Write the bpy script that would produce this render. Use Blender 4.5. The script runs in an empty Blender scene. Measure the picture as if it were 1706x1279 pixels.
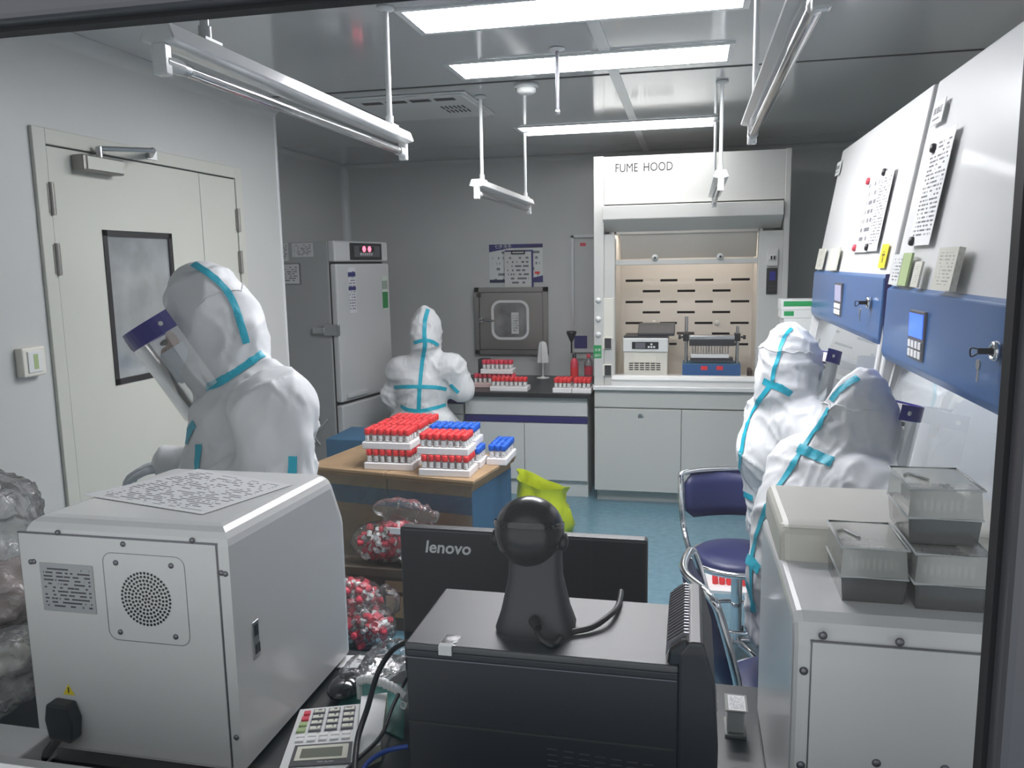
import bpy, bmesh, math, random
from mathutils import Vector, Matrix, noise
from mathutils.bvhtree import BVHTree
random.seed(7)
PI = math.pi
SC = bpy.context.scene
C = SC.collection
V = Vector

# ---------------------------------------------------------------- camera
FPX, YAW, PITCH, ROLL = 1345.0, .2185, .1465, .0173
CAM = V((0, 0, 1.6))
_cy, _sy, _cp, _sp = math.cos(YAW), math.sin(YAW), math.cos(PITCH), math.sin(PITCH)
FW = V((-_sy*_cp, _cy*_cp, -_sp)); _r = V((_cy, _sy, 0)); _d = FW.cross(_r)
RT = math.cos(ROLL)*_r + math.sin(ROLL)*_d
DN = -math.sin(ROLL)*_r + math.cos(ROLL)*_d
cd = bpy.data.cameras.new('camera'); cam = bpy.data.objects.new('camera', cd); C.objects.link(cam)
cd.lens = 36*FPX/1706; cd.sensor_width = 36; cd.clip_start = .02; cd.clip_end = 60
cam.matrix_world = Matrix(((RT.x, -DN.x, -FW.x, CAM.x), (RT.y, -DN.y, -FW.y, CAM.y), (RT.z, -DN.z, -FW.z, CAM.z), (0, 0, 0, 1)))
SC.camera = cam

# ---------------------------------------------------------------- world and exposure
w = bpy.data.worlds.new('world'); SC.world = w; w.use_nodes = True
w.node_tree.nodes['Background'].inputs[0].default_value = (.80, .82, .85, 1)
w.node_tree.nodes['Background'].inputs[1].default_value = .62
SC.view_settings.view_transform = 'Standard'; SC.view_settings.look = 'None'
SC.view_settings.exposure = 0.78; SC.view_settings.gamma = 1.0; SC.view_settings.use_curve_mapping = False
SC.cycles.max_bounces = 8; SC.cycles.transparent_max_bounces = 32
SC.cycles.caustics_reflective = False; SC.cycles.caustics_refractive = False
PANEL_POWER = 22.0        # emission of the three ceiling panels

# ---------------------------------------------------------------- pixel -> place
def ray(x, y): return RT*((x-853)/FPX) + DN*((y-639.5)/FPX) + FW
def aX(x, y, X): v = ray(x, y); return CAM + v*((X-CAM.x)/v.x)
def aY(x, y, Y): v = ray(x, y); return CAM + v*((Y-CAM.y)/v.y)
def aZ(x, y, Z): v = ray(x, y); return CAM + v*((Z-CAM.z)/v.z)

# ---------------------------------------------------------------- materials
M = {}
def mat(name, col, rough=.5, metal=0, bump=0, bscale=40, var=0, vscale=4, emit=0, alpha=None, spec=.5, coat=0):
    m = bpy.data.materials.new(name); m.use_nodes = True; nt = m.node_tree; b = nt.nodes['Principled BSDF']
    b.inputs['Base Color'].default_value = (*col, 1); b.inputs['Roughness'].default_value = rough
    b.inputs['Metallic'].default_value = metal; b.inputs['Specular IOR Level'].default_value = spec
    b.inputs['Coat Weight'].default_value = coat; b.inputs['Coat Roughness'].default_value = .08
    if emit:
        b.inputs['Emission Color'].default_value = (*col, 1); b.inputs['Emission Strength'].default_value = emit
    if var or bump:
        tc = nt.nodes.new('ShaderNodeTexCoord')
    if var:
        n = nt.nodes.new('ShaderNodeTexNoise'); n.inputs['Scale'].default_value = vscale; n.inputs['Detail'].default_value = 4
        nt.links.new(tc.outputs['Object'], n.inputs['Vector'])
        r = nt.nodes.new('ShaderNodeValToRGB'); r.color_ramp.elements[0].position = .3; r.color_ramp.elements[1].position = .7
        r.color_ramp.elements[0].color = (*[c*(1-var) for c in col], 1); r.color_ramp.elements[1].color = (*[min(1, c*(1+var)) for c in col], 1)
        nt.links.new(n.outputs['Fac'], r.inputs['Fac']); nt.links.new(r.outputs['Color'], b.inputs['Base Color'])
    if bump:
        n = nt.nodes.new('ShaderNodeTexNoise'); n.inputs['Scale'].default_value = bscale; n.inputs['Detail'].default_value = 5
        nt.links.new(tc.outputs['Object'], n.inputs['Vector'])
        bp = nt.nodes.new('ShaderNodeBump'); bp.inputs['Strength'].default_value = bump; bp.inputs['Distance'].default_value = .01
        nt.links.new(n.outputs['Fac'], bp.inputs['Height']); nt.links.new(bp.outputs['Normal'], b.inputs['Normal'])
    M[name] = m; return m
def clear_mat(name, tint=(1, 1, 1), haze=.06, gloss=.10, rough=.03, hazecol=(.8, .82, .82), facing=.25, bump=0, bscale=30, blotch=0):
    """a thin transparent sheet: mostly see-through, some glossy reflection, some milky haze"""
    m = bpy.data.materials.new(name); m.use_nodes = True; nt = m.node_tree; nt.nodes.clear()
    N, L = nt.nodes.new, nt.links.new
    out = N('ShaderNodeOutputMaterial'); tr = N('ShaderNodeBsdfTransparent'); gl = N('ShaderNodeBsdfGlossy'); df = N('ShaderNodeBsdfDiffuse')
    tr.inputs[0].default_value = (*tint, 1); gl.inputs['Roughness'].default_value = rough; df.inputs[0].default_value = (*hazecol, 1)
    m1 = N('ShaderNodeMixShader'); m2 = N('ShaderNodeMixShader'); m1.inputs[0].default_value = haze
    L(tr.outputs[0], m1.inputs[1]); L(df.outputs[0], m1.inputs[2])
    lw = N('ShaderNodeLayerWeight'); lw.inputs[0].default_value = facing
    mr = N('ShaderNodeMapRange'); mr.inputs['To Min'].default_value = gloss; mr.inputs['To Max'].default_value = .9
    L(lw.outputs['Fresnel'], mr.inputs['Value']); L(mr.outputs[0], m2.inputs[0])
    L(m1.outputs[0], m2.inputs[1]); L(gl.outputs[0], m2.inputs[2]); L(m2.outputs[0], out.inputs[0])
    if bump or blotch:
        tc = N('ShaderNodeTexCoord')
    if bump:
        n = N('ShaderNodeTexNoise'); n.inputs['Scale'].default_value = bscale; n.inputs['Detail'].default_value = 6; n.inputs['Distortion'].default_value = 1.2
        L(tc.outputs['Object'], n.inputs['Vector']); bp = N('ShaderNodeBump'); bp.inputs['Strength'].default_value = bump; bp.inputs['Distance'].default_value = .02
        L(n.outputs['Fac'], bp.inputs['Height']); L(bp.outputs[0], gl.inputs['Normal']); L(bp.outputs[0], df.inputs['Normal']); L(bp.outputs[0], lw.inputs['Normal'])
    if blotch:
        n = N('ShaderNodeTexNoise'); n.inputs['Scale'].default_value = 6; n.inputs['Detail'].default_value = 5
        L(tc.outputs['Object'], n.inputs['Vector']); r = N('ShaderNodeMapRange'); r.inputs['From Min'].default_value = .35; r.inputs['From Max'].default_value = .7
        r.inputs['To Min'].default_value = haze*.4; r.inputs['To Max'].default_value = min(1, haze+blotch)
        L(n.outputs['Fac'], r.inputs['Value']); L(r.outputs[0], m1.inputs[0])
    M[name] = m; return m
def print_mat(name, paper=(.75, .75, .75), ink=(.12, .12, .14), rows=18, cols=22, fill=.45, margin=.08, rough=.6, bands=()):
    """paper with rows of illegible small print, drawn on the UV square; bands = (v0, v1, colour)"""
    m = bpy.data.materials.new(name); m.use_nodes = True; nt = m.node_tree; b = nt.nodes['Principled BSDF']; N, L = nt.nodes.new, nt.links.new
    b.inputs['Roughness'].default_value = rough
    uv = N('ShaderNodeTexCoord'); sp = N('ShaderNodeSeparateXYZ'); L(uv.outputs['UV'], sp.inputs[0])
    def ma(op, a, bb=None, c=None):
        n = N('ShaderNodeMath'); n.operation = op
        for i, q in enumerate((a, bb, c)):
            if q is None: continue
            if isinstance(q, (int, float)): n.inputs[i].default_value = q
            else: L(q, n.inputs[i])
        return n.outputs[0]
    u, v = sp.outputs[0], sp.outputs[1]
    rv = ma('MULTIPLY', v, rows); fl = ma('FLOOR', rv); fr = ma('FRACT', rv)
    line = ma('MULTIPLY', ma('GREATER_THAN', fr, .28), ma('LESS_THAN', fr, .72))
    cb = N('ShaderNodeCombineXYZ'); L(ma('MULTIPLY', u, cols), cb.inputs[0]); L(ma('MULTIPLY', fl, 7.31), cb.inputs[1])
    n = N('ShaderNodeTexNoise'); n.inputs['Scale'].default_value = 1; n.inputs['Detail'].default_value = 1; L(cb.outputs[0], n.inputs['Vector'])
    ink_f = ma('MULTIPLY', line, ma('GREATER_THAN', n.outputs['Fac'], 1-fill))
    for q in (u, v):
        ink_f = ma('MULTIPLY', ink_f, ma('MULTIPLY', ma('GREATER_THAN', q, margin), ma('LESS_THAN', q, 1-margin)))
    mx = N('ShaderNodeMix'); mx.data_type = 'RGBA'; mx.inputs[6].default_value = (*paper, 1); mx.inputs[7].default_value = (*ink, 1); L(ink_f, mx.inputs[0])
    cur = mx.outputs[2]
    for v0, v1, col in bands:
        f = ma('MULTIPLY', ma('GREATER_THAN', v, v0), ma('LESS_THAN', v, v1))
        k = N('ShaderNodeMix'); k.data_type = 'RGBA'; L(f, k.inputs[0]); L(cur, k.inputs[6]); k.inputs[7].default_value = (*col, 1); cur = k.outputs[2]
    L(cur, b.inputs['Base Color']); M[name] = m; return m

mat('wall', (.54, .555, .545), .32, var=.05, vscale=1.2)
mat('wall_light', (.55, .56, .545), .38, var=.04, vscale=1.0)
mat('ceil', (.47, .485, .49), .13, var=.02, vscale=.8, spec=.8, coat=.5)
mat('floor', (.13, .245, .31), .25, var=.10, vscale=26, bump=.02, bscale=8)
mat('trimw', (.62, .64, .64), .3)
mat('door', (.56, .57, .51), .4, var=.02, vscale=2)
mat('seam', (.03, .03, .03), .7)
mat('black', (.015, .015, .017), .4)
mat('blackm', (.035, .035, .04), .45)
mat('scanhead', (.022, .022, .024), .24)
mat('pcblack', (.020, .021, .026), .38)
mat('pctop', (.085, .085, .088), .42, bump=.05, bscale=600)
mat('gloss_black', (.012, .012, .014), .12, coat=.6)
mat('worktop', (.022, .023, .026), .33, var=.2, vscale=30)
mat('steel', (.55, .56, .57), .28, 1)
mat('chrome', (.75, .76, .78), .10, 1)
mat('alu', (.20, .20, .22), .38, .8)
mat('ink', (.10, .10, .11), .6)
mat('framedark', (.13, .13, .14), .38, .4)
mat('rubber', (.012, .012, .014), .6)
mat('white', (.72, .73, .72), .38)
mat('white_gloss', (.76, .76, .75), .22, coat=.3)
mat('device', (.70, .70, .69), .30, coat=.25)
mat('device2', (.70, .70, .70), .34, coat=.2)
mat('cream', (.74, .72, .64), .4)
mat('hoodw', (.58, .58, .555), .38)
mat('hoodin', (.62, .585, .53), .42)
mat('cab', (.66, .67, .66), .4)
mat('navy', (.035, .030, .16), .4)
mat('bscblue', (.040, .120, .31), .32, coat=.2)
mat('bscwhite', (.70, .70, .70), .34, coat=.15)
mat('seatblue', (.016, .021, .095), .42, bump=.03, bscale=400)
mat('red', (.78, .045, .05), .35)
mat('redp', (.70, .06, .10), .4)
mat('bluecap', (.012, .12, .62), .35)
mat('foam', (.82, .79, .79), .75, bump=.15, bscale=300)
mat('tubelabel', (.78, .78, .77), .5)
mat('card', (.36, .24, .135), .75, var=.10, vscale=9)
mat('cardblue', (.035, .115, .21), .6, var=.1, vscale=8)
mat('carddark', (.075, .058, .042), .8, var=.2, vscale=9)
mat('yellowbag', (.58, .68, .03), .3, bump=.5, bscale=18)
mat('paper', (.80, .80, .80), .6)
mat('yellow', (.85, .68, .02), .5)
mat('green', (.02, .30, .09), .45)
mat('tape', (.012, .42, .56), .45, bump=.2, bscale=90)
mat('shieldblue', (.018, .014, .21), .35)
mat('skin', (.52, .33, .24), .5)
mat('mask', (.70, .76, .80), .7)
mat('eye', (.02, .015, .012), .2)
mat('hair', (.012, .010, .009), .5)
mat('glove', (.62, .66, .70), .45)
mat('brown', (.06, .04, .035), .7)
mat('lcd', (.10, .11, .07), .3)
mat('screenblue', (.03, .10, .95), .3, emit=1.2)
mat('led', (1.0, .10, .16), .4, emit=2.2)
for _k, _f in enumerate((.9, 1.1, .30)): mat('emit%d' % _k, (1, .99, 1) if _k else (.97, .95, 1), .5, emit=PANEL_POWER*_f)
mat('emithood', (1, .92, .86), .5, emit=6)
mat('cable', (.014, .014, .016), .42)
mat('cableblue', (.03, .09, .45), .4)
mat('teal', (.02, .14, .12), .35)
mat('oldpaper', (.66, .66, .55), .6)
mat('greenp', (.36, .46, .22), .6)
mat('pink', (.72, .52, .50), .6)
clear_mat('pane', (.97, .985, .985), haze=.006, gloss=.015, rough=.01, facing=.12)
clear_mat('sash', (.93, .95, .95), haze=.02, gloss=.12, rough=.02, facing=.35)
clear_mat('visor', (.95, .96, .97), haze=.16, gloss=.10, rough=.06, facing=.3, blotch=.16)
clear_mat('film', (.98, .98, .98), haze=.03, gloss=.05, rough=.07, facing=.22, bump=.8, bscale=16)
clear_mat('film_milk', (.95, .95, .95), haze=.24, gloss=.10, rough=.10, facing=.25, bump=.9, bscale=18, hazecol=(.82, .81, .79))
clear_mat('film_pink', (.95, .88, .86), haze=.50, gloss=.10, rough=.12, facing=.25, bump=.9, bscale=18, hazecol=(.80, .68, .65))
clear_mat('frost', (.94, .95, .92), haze=.36, gloss=.10, rough=.16, facing=.35, hazecol=(.82, .83, .78))
clear_mat('frostd', (.60, .60, .58), haze=.20, gloss=.10, rough=.2, facing=.35, hazecol=(.30, .30, .29))
clear_mat('tubeclear', (.86, .84, .84), haze=.30, gloss=.10, rough=.08, facing=.35, hazecol=(.72, .62, .62))
clear_mat('quartz', (.92, .93, .94), haze=.18, gloss=.25, rough=.05, facing=.5)
print_mat('print_a', rows=26, cols=14, fill=.52)
print_mat('print_form', (.74, .74, .74), (.16, .16, .18), rows=24, cols=16, fill=.5, margin=.06)
print_mat('print_label', (.42, .43, .44), (.05, .05, .06), rows=13, cols=10, fill=.52, margin=.06)
print_mat('print_small', (.62, .63, .62), (.15, .15, .17), rows=9, cols=8, fill=.5, margin=.1)
print_mat('print_old', (.60, .59, .52), (.36, .36, .32), rows=12, cols=8, fill=.5, margin=.12)
print_mat('print_tall', (.66, .67, .70), (.22, .22, .26), rows=16, cols=5, fill=.55, bands=((.80, .90, (.02, .02, .14)), (.50, .58, (.02, .02, .14))))
print_mat('print_green', (.60, .68, .60), (.05, .1, .05), rows=4, cols=3, fill=.1, bands=((.04, .52, (.02, .24, .06)), (.60, .85, (.30, .36, .31))))
print_mat('print_tube', (.76, .76, .75), (.05, .05, .05), rows=6, cols=4, fill=.42, margin=.1)
print_mat('print_poster', (.66, .68, .67), (.18, .20, .22), rows=7, cols=14, fill=.46, margin=.06, bands=((0, .08, (.015, .02, .06)), (.90, 1, (.02, .02, .10))))
print_mat('print_card', (.36, .24, .135), (.16, .10, .06), rows=5, cols=5, fill=.4, margin=.15)

# ---------------------------------------------------------------- mesh building
class MB:
    def __init__(s): s.v = []; s.f = []; s.sm = []; s.uv = {}
    def add(s, vs, fs, smooth=False):
        o = len(s.v); s.v += [V(p) for p in vs]
        s.f += [tuple(i+o for i in f) for f in fs]; s.sm += [smooth]*len(fs); return s
    def box(s, a, b, bev=0, seg=2):
        x0, y0, z0 = [min(p, q) for p, q in zip(a, b)]; x1, y1, z1 = [max(p, q) for p, q in zip(a, b)]
        vs = [(x0,y0,z0),(x1,y0,z0),(x1,y1,z0),(x0,y1,z0),(x0,y0,z1),(x1,y0,z1),(x1,y1,z1),(x0,y1,z1)]
        fs = [(0,3,2,1),(4,5,6,7),(0,1,5,4),(1,2,6,5),(2,3,7,6),(3,0,4,7)]
        if not bev: return s.add(vs, fs)
        return s.bm_bevel(vs, fs, min(bev, .49*min(x1-x0, y1-y0, z1-z0)), seg)
    def bm_bevel(s, vs, fs, w, seg=2, test=None):
        bm = bmesh.new(); bv = [bm.verts.new(p) for p in vs]
        for f in fs: bm.faces.new([bv[i] for i in f])
        bm.normal_update()
        es = [e for e in bm.edges if (test is None or test(e.verts[0].co, e.verts[1].co))]
        bmesh.ops.bevel(bm, geom=es, offset=w, segments=seg, affect='EDGES', profile=.5)
        bm.verts.index_update()
        s.add([v.co.copy() for v in bm.verts], [[v.index for v in f.verts] for f in bm.faces], False)
        bm.free(); return s
    def prism(s, prof, ax, a, b, bev=0, seg=3, test=None):
        """prof: 2D outline in the two other axes (in order), swept along ax from a to b"""
        n = len(prof)
        def P(p, t): q = list(p); q.insert('xyz'.index(ax), t); return V(q)
        vs = [P(p, a) for p in prof]+[P(p, b) for p in prof]
        fs = [tuple(range(n))[::-1], tuple(range(n, 2*n))]+[(i, (i+1) % n, n+(i+1) % n, n+i) for i in range(n)]
        bm = bmesh.new(); bv = [bm.verts.new(p) for p in vs]
        for f in fs: bm.faces.new([bv[i] for i in f])
        bmesh.ops.recalc_face_normals(bm, faces=bm.faces[:])
        if bev:
            es = [e for e in bm.edges if (test is None or test(e.verts[0].co, e.verts[1].co))]
            bmesh.ops.bevel(bm, geom=es, offset=bev, segments=seg, affect='EDGES', profile=.5)
        bm.verts.index_update(); s.add([v.co.copy() for v in bm.verts], [[v.index for v in f.verts] for f in bm.faces]); bm.free(); return s
    def ring(s, c, u, v, r, n): return [V(c)+u*(r*math.cos(2*PI*i/n))+v*(r*math.sin(2*PI*i/n)) for i in range(n)]
    def frame(s, d):
        d = V(d).normalized(); u = d.cross(V((0, 0, 1)) if abs(d.z) < .9 else V((1, 0, 0))).normalized(); return d, u, d.cross(u).normalized()
    def cyl(s, p0, p1, r0, r1=None, n=14, cap=True):
        r1 = r0 if r1 is None else r1; p0, p1 = V(p0), V(p1); d, u, v = s.frame(p1-p0)
        vs = s.ring(p0, u, v, r0, n)+s.ring(p1, u, v, r1, n)
        s.add(vs, [(i, (i+1) % n, n+(i+1) % n, n+i) for i in range(n)], True)
        if cap:
            s.add(vs[:n], [tuple(range(n))[::-1]]); s.add(vs[n:], [tuple(range(n))])
        return s
    def lathe(s, prof, c, d=(0, 0, 1), n=16, smooth=True):
        """prof: (radius, height) pairs along direction d from c"""
        c = V(c); d, u, v = s.frame(d); vs = []; fs = []
        for r, h in prof: vs += s.ring(c+d*h, u, v, max(r, 1e-5), n)
        for k in range(len(prof)-1):
            for i in range(n): fs.append((k*n+i, k*n+(i+1) % n, (k+1)*n+(i+1) % n, (k+1)*n+i))
        return s.add(vs, fs, smooth)
    def tube(s, pts, r, n=10, closed=False, smooth_path=True):
        pts = [V(p) for p in pts]
        if smooth_path and len(pts) > 2: pts = spline(pts, 6, closed)
        m = len(pts); vs = []; fs = []; pu = None
        for k, p in enumerate(pts):
            t = (pts[(k+1) % m]-pts[k-1]) if closed else (pts[min(k+1, m-1)]-pts[max(k-1, 0)])
            d, u, v = s.frame(t)
            if pu is not None: u = (pu-d*pu.dot(d)).normalized(); v = d.cross(u)
            pu = u; vs += s.ring(p, u, v, r if not callable(r) else r(k/(m-1)), n)
        for k in range(m if closed else m-1):
            for i in range(n): fs.append((k*n+i, k*n+(i+1) % n, ((k+1) % m)*n+(i+1) % n, ((k+1) % m)*n+i))
        s.add(vs, fs, True)
        if not closed: s.add(vs[:n], [tuple(range(n))[::-1]]); s.add(vs[-n:], [tuple(range(n))])
        return s
    def ell(s, c, r, rot=None, n=16, m=10):
        vs = []; fs = []
        for j in range(m+1):
            th = PI*j/m
            for i in range(n):
                ph = 2*PI*i/n; p = V((r[0]*math.sin(th)*math.cos(ph), r[1]*math.sin(th)*math.sin(ph), r[2]*math.cos(th)))
                vs.append(V(c)+(rot @ p if rot else p))
        for j in range(m):
            for i in range(n): fs.append((j*n+i, (j+1)*n+i, (j+1)*n+(i+1) % n, j*n+(i+1) % n))
        return s.add(vs, fs, True)
    def cap(s, p0, r0, p1, r1, n=16):
        """tapered capsule"""
        p0, p1 = V(p0), V(p1); L = (p1-p0).length; pr = []
        for k in range(6): a = -PI/2+PI/2*k/5; pr.append((r0*math.cos(a), r0*math.sin(a)))
        for k in range(6): a = PI/2*k/5; pr.append((r1*math.cos(a), L+r1*math.sin(a)))
        return s.lathe(pr, p0, p1-p0, n)
    def quad(s, p, u, v, w, h, t=.0008):
        """a flat sheet with its lower-left corner at p, along u (width) and v (height); the face towards u x v carries UVs"""
        u, v = V(u).normalized(), V(v).normalized(); nn = u.cross(v); p = V(p)
        a = [p, p+u*w, p+u*w+v*h, p+v*h]; b = [q+nn*t for q in a]
        k = len(s.f); s.add(a+b, [(4, 5, 6, 7), (3, 2, 1, 0), (0, 1, 5, 4), (1, 2, 6, 5), (2, 3, 7, 6), (3, 0, 4, 7)])
        s.uv[k] = [(0, 0), (1, 0), (1, 1), (0, 1)]; return s
    def mesh(s, name, m=None, off=V((0, 0, 0))):
        me = bpy.data.meshes.new(name); me.from_pydata([p-off for p in s.v], [], s.f)
        me.polygons.foreach_set('use_smooth', s.sm)
        if s.uv:
            l = me.uv_layers.new(name='UVMap')
            for k, q in s.uv.items():
                for li, c in zip(me.polygons[k].loop_indices, q): l.data[li].uv = c
        if m: me.materials.append(M[m])
        me.update(); return me
    def build(s, name, m, parent=None, label=None):
        off = OFF.get(parent.name, V((0, 0, 0))) if parent else V((0, 0, 0))
        o = bpy.data.objects.new(name, s.mesh(name, m, off)); C.objects.link(o)
        if parent: o.parent = parent
        OFF[o.name] = off
        if label: o['label'] = label
        return o
OFF = {}
def spline(pts, k=6, closed=False):
    out = []; n = len(pts)
    for i in range(n if closed else n-1):
        if closed: a, b, c, d = pts[i-1], pts[i], pts[(i+1) % n], pts[(i+2) % n]
        else: a, b, c, d = pts[max(i-1, 0)], pts[i], pts[i+1], pts[min(i+2, n-1)]
        for j in range(k):
            t = j/k; out.append(.5*((2*b)+(c-a)*t+(2*a-5*b+4*c-d)*t*t+(3*b-a-3*c+d)*t**3))
    if not closed: out.append(pts[-1])
    return out
def thing(name, label, cat, loc, group=None):
    """Empty at a thing's base; children are given in world coordinates"""
    o = bpy.data.objects.new(name, None); C.objects.link(o); o.location = loc; o.empty_display_size = .05
    OFF[o.name] = V(loc); return tag(o, label, cat, group)
def tag(o, label, cat, group=None):
    o['label'] = label; o['category'] = cat
    if group: o['group'] = group
    return o
def struct(o): o['kind'] = 'structure'; return o
def one(mb, name, m, label, cat, group=None):
    """a thing that is a single mesh, with its origin at its own base"""
    xs = [p.x for p in mb.v]; ys = [p.y for p in mb.v]; zs = [p.z for p in mb.v]
    base = V(((min(xs)+max(xs))/2, (min(ys)+max(ys))/2, min(zs)))
    o = bpy.data.objects.new(name, mb.mesh(name, m, base)); C.objects.link(o); o.location = base; OFF[o.name] = base
    return tag(o, label, cat, group)
def B(a, b, bev=0, seg=2): return MB().box(a, b, bev, seg)
def copy_tree(o, parent=None):
    c = o.copy(); C.objects.link(c)
    if parent: c.parent = parent
    OFF[c.name] = OFF.get(o.name, V((0, 0, 0)))
    for ch in list(o.children): copy_tree(ch, c)
    return c
def text(s, size, p, u, v, m, name, parent=None, depth=.0004, bold=0, shear=0, align='LEFT', sx=1):
    cu = bpy.data.curves.new(name, 'FONT'); cu.body = s; cu.size = size; cu.extrude = depth; cu.offset = bold; cu.shear = shear; cu.align_x = align; cu.resolution_u = 3
    t = bpy.data.objects.new(name, cu); C.objects.link(t); bpy.context.view_layer.update()
    me = bpy.data.meshes.new_from_object(t.evaluated_get(bpy.context.evaluated_depsgraph_get())); bpy.data.objects.remove(t)
    u, v = V(u).normalized(), V(v).normalized(); nn = u.cross(v); off = OFF.get(parent.name, V((0, 0, 0))) if parent else V((0, 0, 0))
    for vv in me.vertices: vv.co = V(p)-off+u*(vv.co.x*sx)+v*vv.co.y+nn*vv.co.z
    me.materials.clear(); me.materials.append(M[m])
    o = bpy.data.objects.new(name, me); C.objects.link(o)
    if parent: o.parent = parent
    OFF[o.name] = off
    return o
X, Y, Z = V((1, 0, 0)), V((0, 1, 0)), V((0, 0, 1))
def aP(x, y, p, n):
    v = ray(x, y); return CAM + v*((V(p)-CAM).dot(n)/v.dot(n))
# ================================================================ THE SETTING
CZ, XL, XR, YB = 2.42, -2.15, 1.38, 6.30
XQ, YQ = -2.78, 4.04            # recess behind the door wall
struct(B((-3.2, -1.6, -.1), (1.7, 6.5, 0)).build('floor', 'floor'))
struct(B((XL-.12, .86, 0), (XL, YQ, CZ)).build('wall_left', 'wall_light'))
struct(B((XQ-.1, YQ-.1, 0), (XL-.12, YQ, CZ)).build('wall_left_return', 'wall'))
struct(B((XQ-.1, YQ, 0), (XQ, YB, CZ)).build('wall_left_recess', 'wall'))
struct(B((XQ-.1, YB, 0), (XR+.1, YB+.1, CZ)).build('wall_back', 'wall'))
struct(B((XR, .86, 0), (XR+.1, YB, CZ)).build('wall_right', 'wall'))
GX2 = 1.24
wf = MB(); GX0, GX1, GZ0, GZ1 = -1.35, .284, .985, 1.867
wf.box((-3.2, .74, 0), (1.7, .86, GZ0-.05)); wf.box((-3.2, .74, GZ1+.10), (1.7, .86, CZ))
wf.box((-3.2, .74, GZ0-.05), (GX0-.06, .86, GZ1+.10)); wf.box((GX2+.06, .74, GZ0-.05), (1.7, .86, GZ1+.10))
struct(wf.build('wall_front', 'wall_light'))
# ceiling of sheet-steel panels with joint strips
ce = struct(B((XQ-.1, .74, CZ+.001), (XR+.1, YB+.1, CZ+.1)).build('ceiling', 'ceil'))
for x in (-.34,): B((x-.022, .86, CZ-.003), (x+.022, YB, CZ+.001)).build('joint_strip', 'trimw', ce)
for y in (3.72,): B((XL, y-.008, CZ-.002), (XR, y+.008, CZ+.001)).build('joint_strip', 'seam', ce)
# coves and corner beads
def cove(name, p0, p1, c1, c2, r=.045, m='wall_light'):
    """quarter-round cove along p0->p1; c1, c2 are the directions of the two walls away from the corner"""
    c1, c2 = V(c1), V(c2); vs = []; k = 6
    for p in (V(p0), V(p1)):
        vs.append(p)
        for i in range(k+1):
            a = PI/2*i/k; vs.append(p+c1*r*(1-math.sin(a))+c2*r*(1-math.cos(a)))
    n = k+2; mb = MB(); mb.add(vs, [(i, i+1, n+i+1, n+i) for i in range(1, n-1)], True)
    mb.add(vs, [(0, 1, n+1, n), (n-1, 0, n, 2*n-1), tuple(range(n))[::-1], tuple(range(n, 2*n))]); return struct(mb.build(name, m))
cove('trim_1', (XL, .87, CZ), (XL, YQ, CZ), X, -Z)
cove('trim_2', (XQ, YB, 0), (XQ, YB, CZ), X, -Y, .05, 'trimw')
cove('trim_3', (XQ, YB, CZ), (XR, YB, CZ), -Y, -Z, .035, 'wall')
cove('trim_4', (XQ, YQ, CZ), (XQ, YB, CZ), X, -Z, .035, 'wall')
struct(MB().cyl((XL-.008, YQ-.008, 0), (XL-.008, YQ-.008, CZ), .014, n=16).build('trim_5', 'trimw'))
struct(B((XL, .87, 0), (XL+.012, 2.33, .09)).build('baseboard_left', 'trimw'))
struct(B((XQ, YB-.012, 0), (XR, YB, .09)).build('baseboard_back', 'trimw'))
# window in the front wall: the camera looks through it
wn = struct(B((GX0-.06, .77, GZ1), (GX2+.06, .83, GZ1+.10), .006).build('window_1', 'framedark'))
B((GX1, .765, GZ0), (GX1+.085, .835, GZ1), .008).build('mullion', 'framedark', wn)
B((GX0-.06, .77, GZ0), (GX0, .83, GZ1), .006).build('jamb', 'framedark', wn)
B((GX0-.06, .735, GZ0-.05), (GX2+.06, .806, GZ0-.016), .006).build('window_sill', 'white', wn)
g = MB(); g.box((GX1-.005, .792, GZ0), (GX1, .812, GZ1)); g.box((GX0, .792, GZ1-.005), (GX1, .812, GZ1)); g.build('gasket', 'rubber', wn)
B((GX2, .77, GZ0), (GX2+.06, .83, GZ1), .006).build('jamb', 'framedark', wn)
g = MB(); g.add([(GX1+.085, .802, GZ0), (GX2, .802, GZ0), (GX2, .802, GZ1), (GX1+.085, .802, GZ1)], [(0, 1, 2, 3)]); g.build('pane', 'pane', wn)
gp = MB(); gp.add([(GX0, .802, GZ0), (GX1-.004, .802, GZ0), (GX1-.004, .802, GZ1-.004), (GX0, .802, GZ1-.004)], [(0, 1, 2, 3)]); gp.build('pane', 'pane', wn)
# double door in the left wall
dr = struct(B((XL, 2.36, 0), (XL+.014, 2.416, 2.085), .003).build('door_1', 'door'))
B((XL, 3.592, 0), (XL+.014, 3.648, 2.085), .003).build('door_frame', 'door', dr)
B((XL, 2.416, 2.032), (XL+.014, 3.592, 2.085), .003).build('door_frame', 'door', dr)
B((XL, 2.416, 0), (XL+.002, 3.592, 2.032)).build('door_gap', 'seam', dr)
WY0, WY1, WZ0, WZ1 = 2.655, 3.068, 1.170, 1.755
lf = MB()
for a, b in (((2.421, .008), (WY0, 2.026)), ((WY1, .008), (3.297, 2.026)), ((WY0, .008), (WY1, WZ0)), ((WY0, WZ1), (WY1, 2.026))):
    lf.box((XL+.002, a[0], a[1]), (XL+.009, b[0], b[1]))
leaf = lf.build('door_leaf', 'door', dr)
B((XL+.002, 3.302, .008), (XL+.009, 3.588, 2.026), .002).build('door_leaf', 'door', dr)
vf = MB(); t = .022
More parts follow.
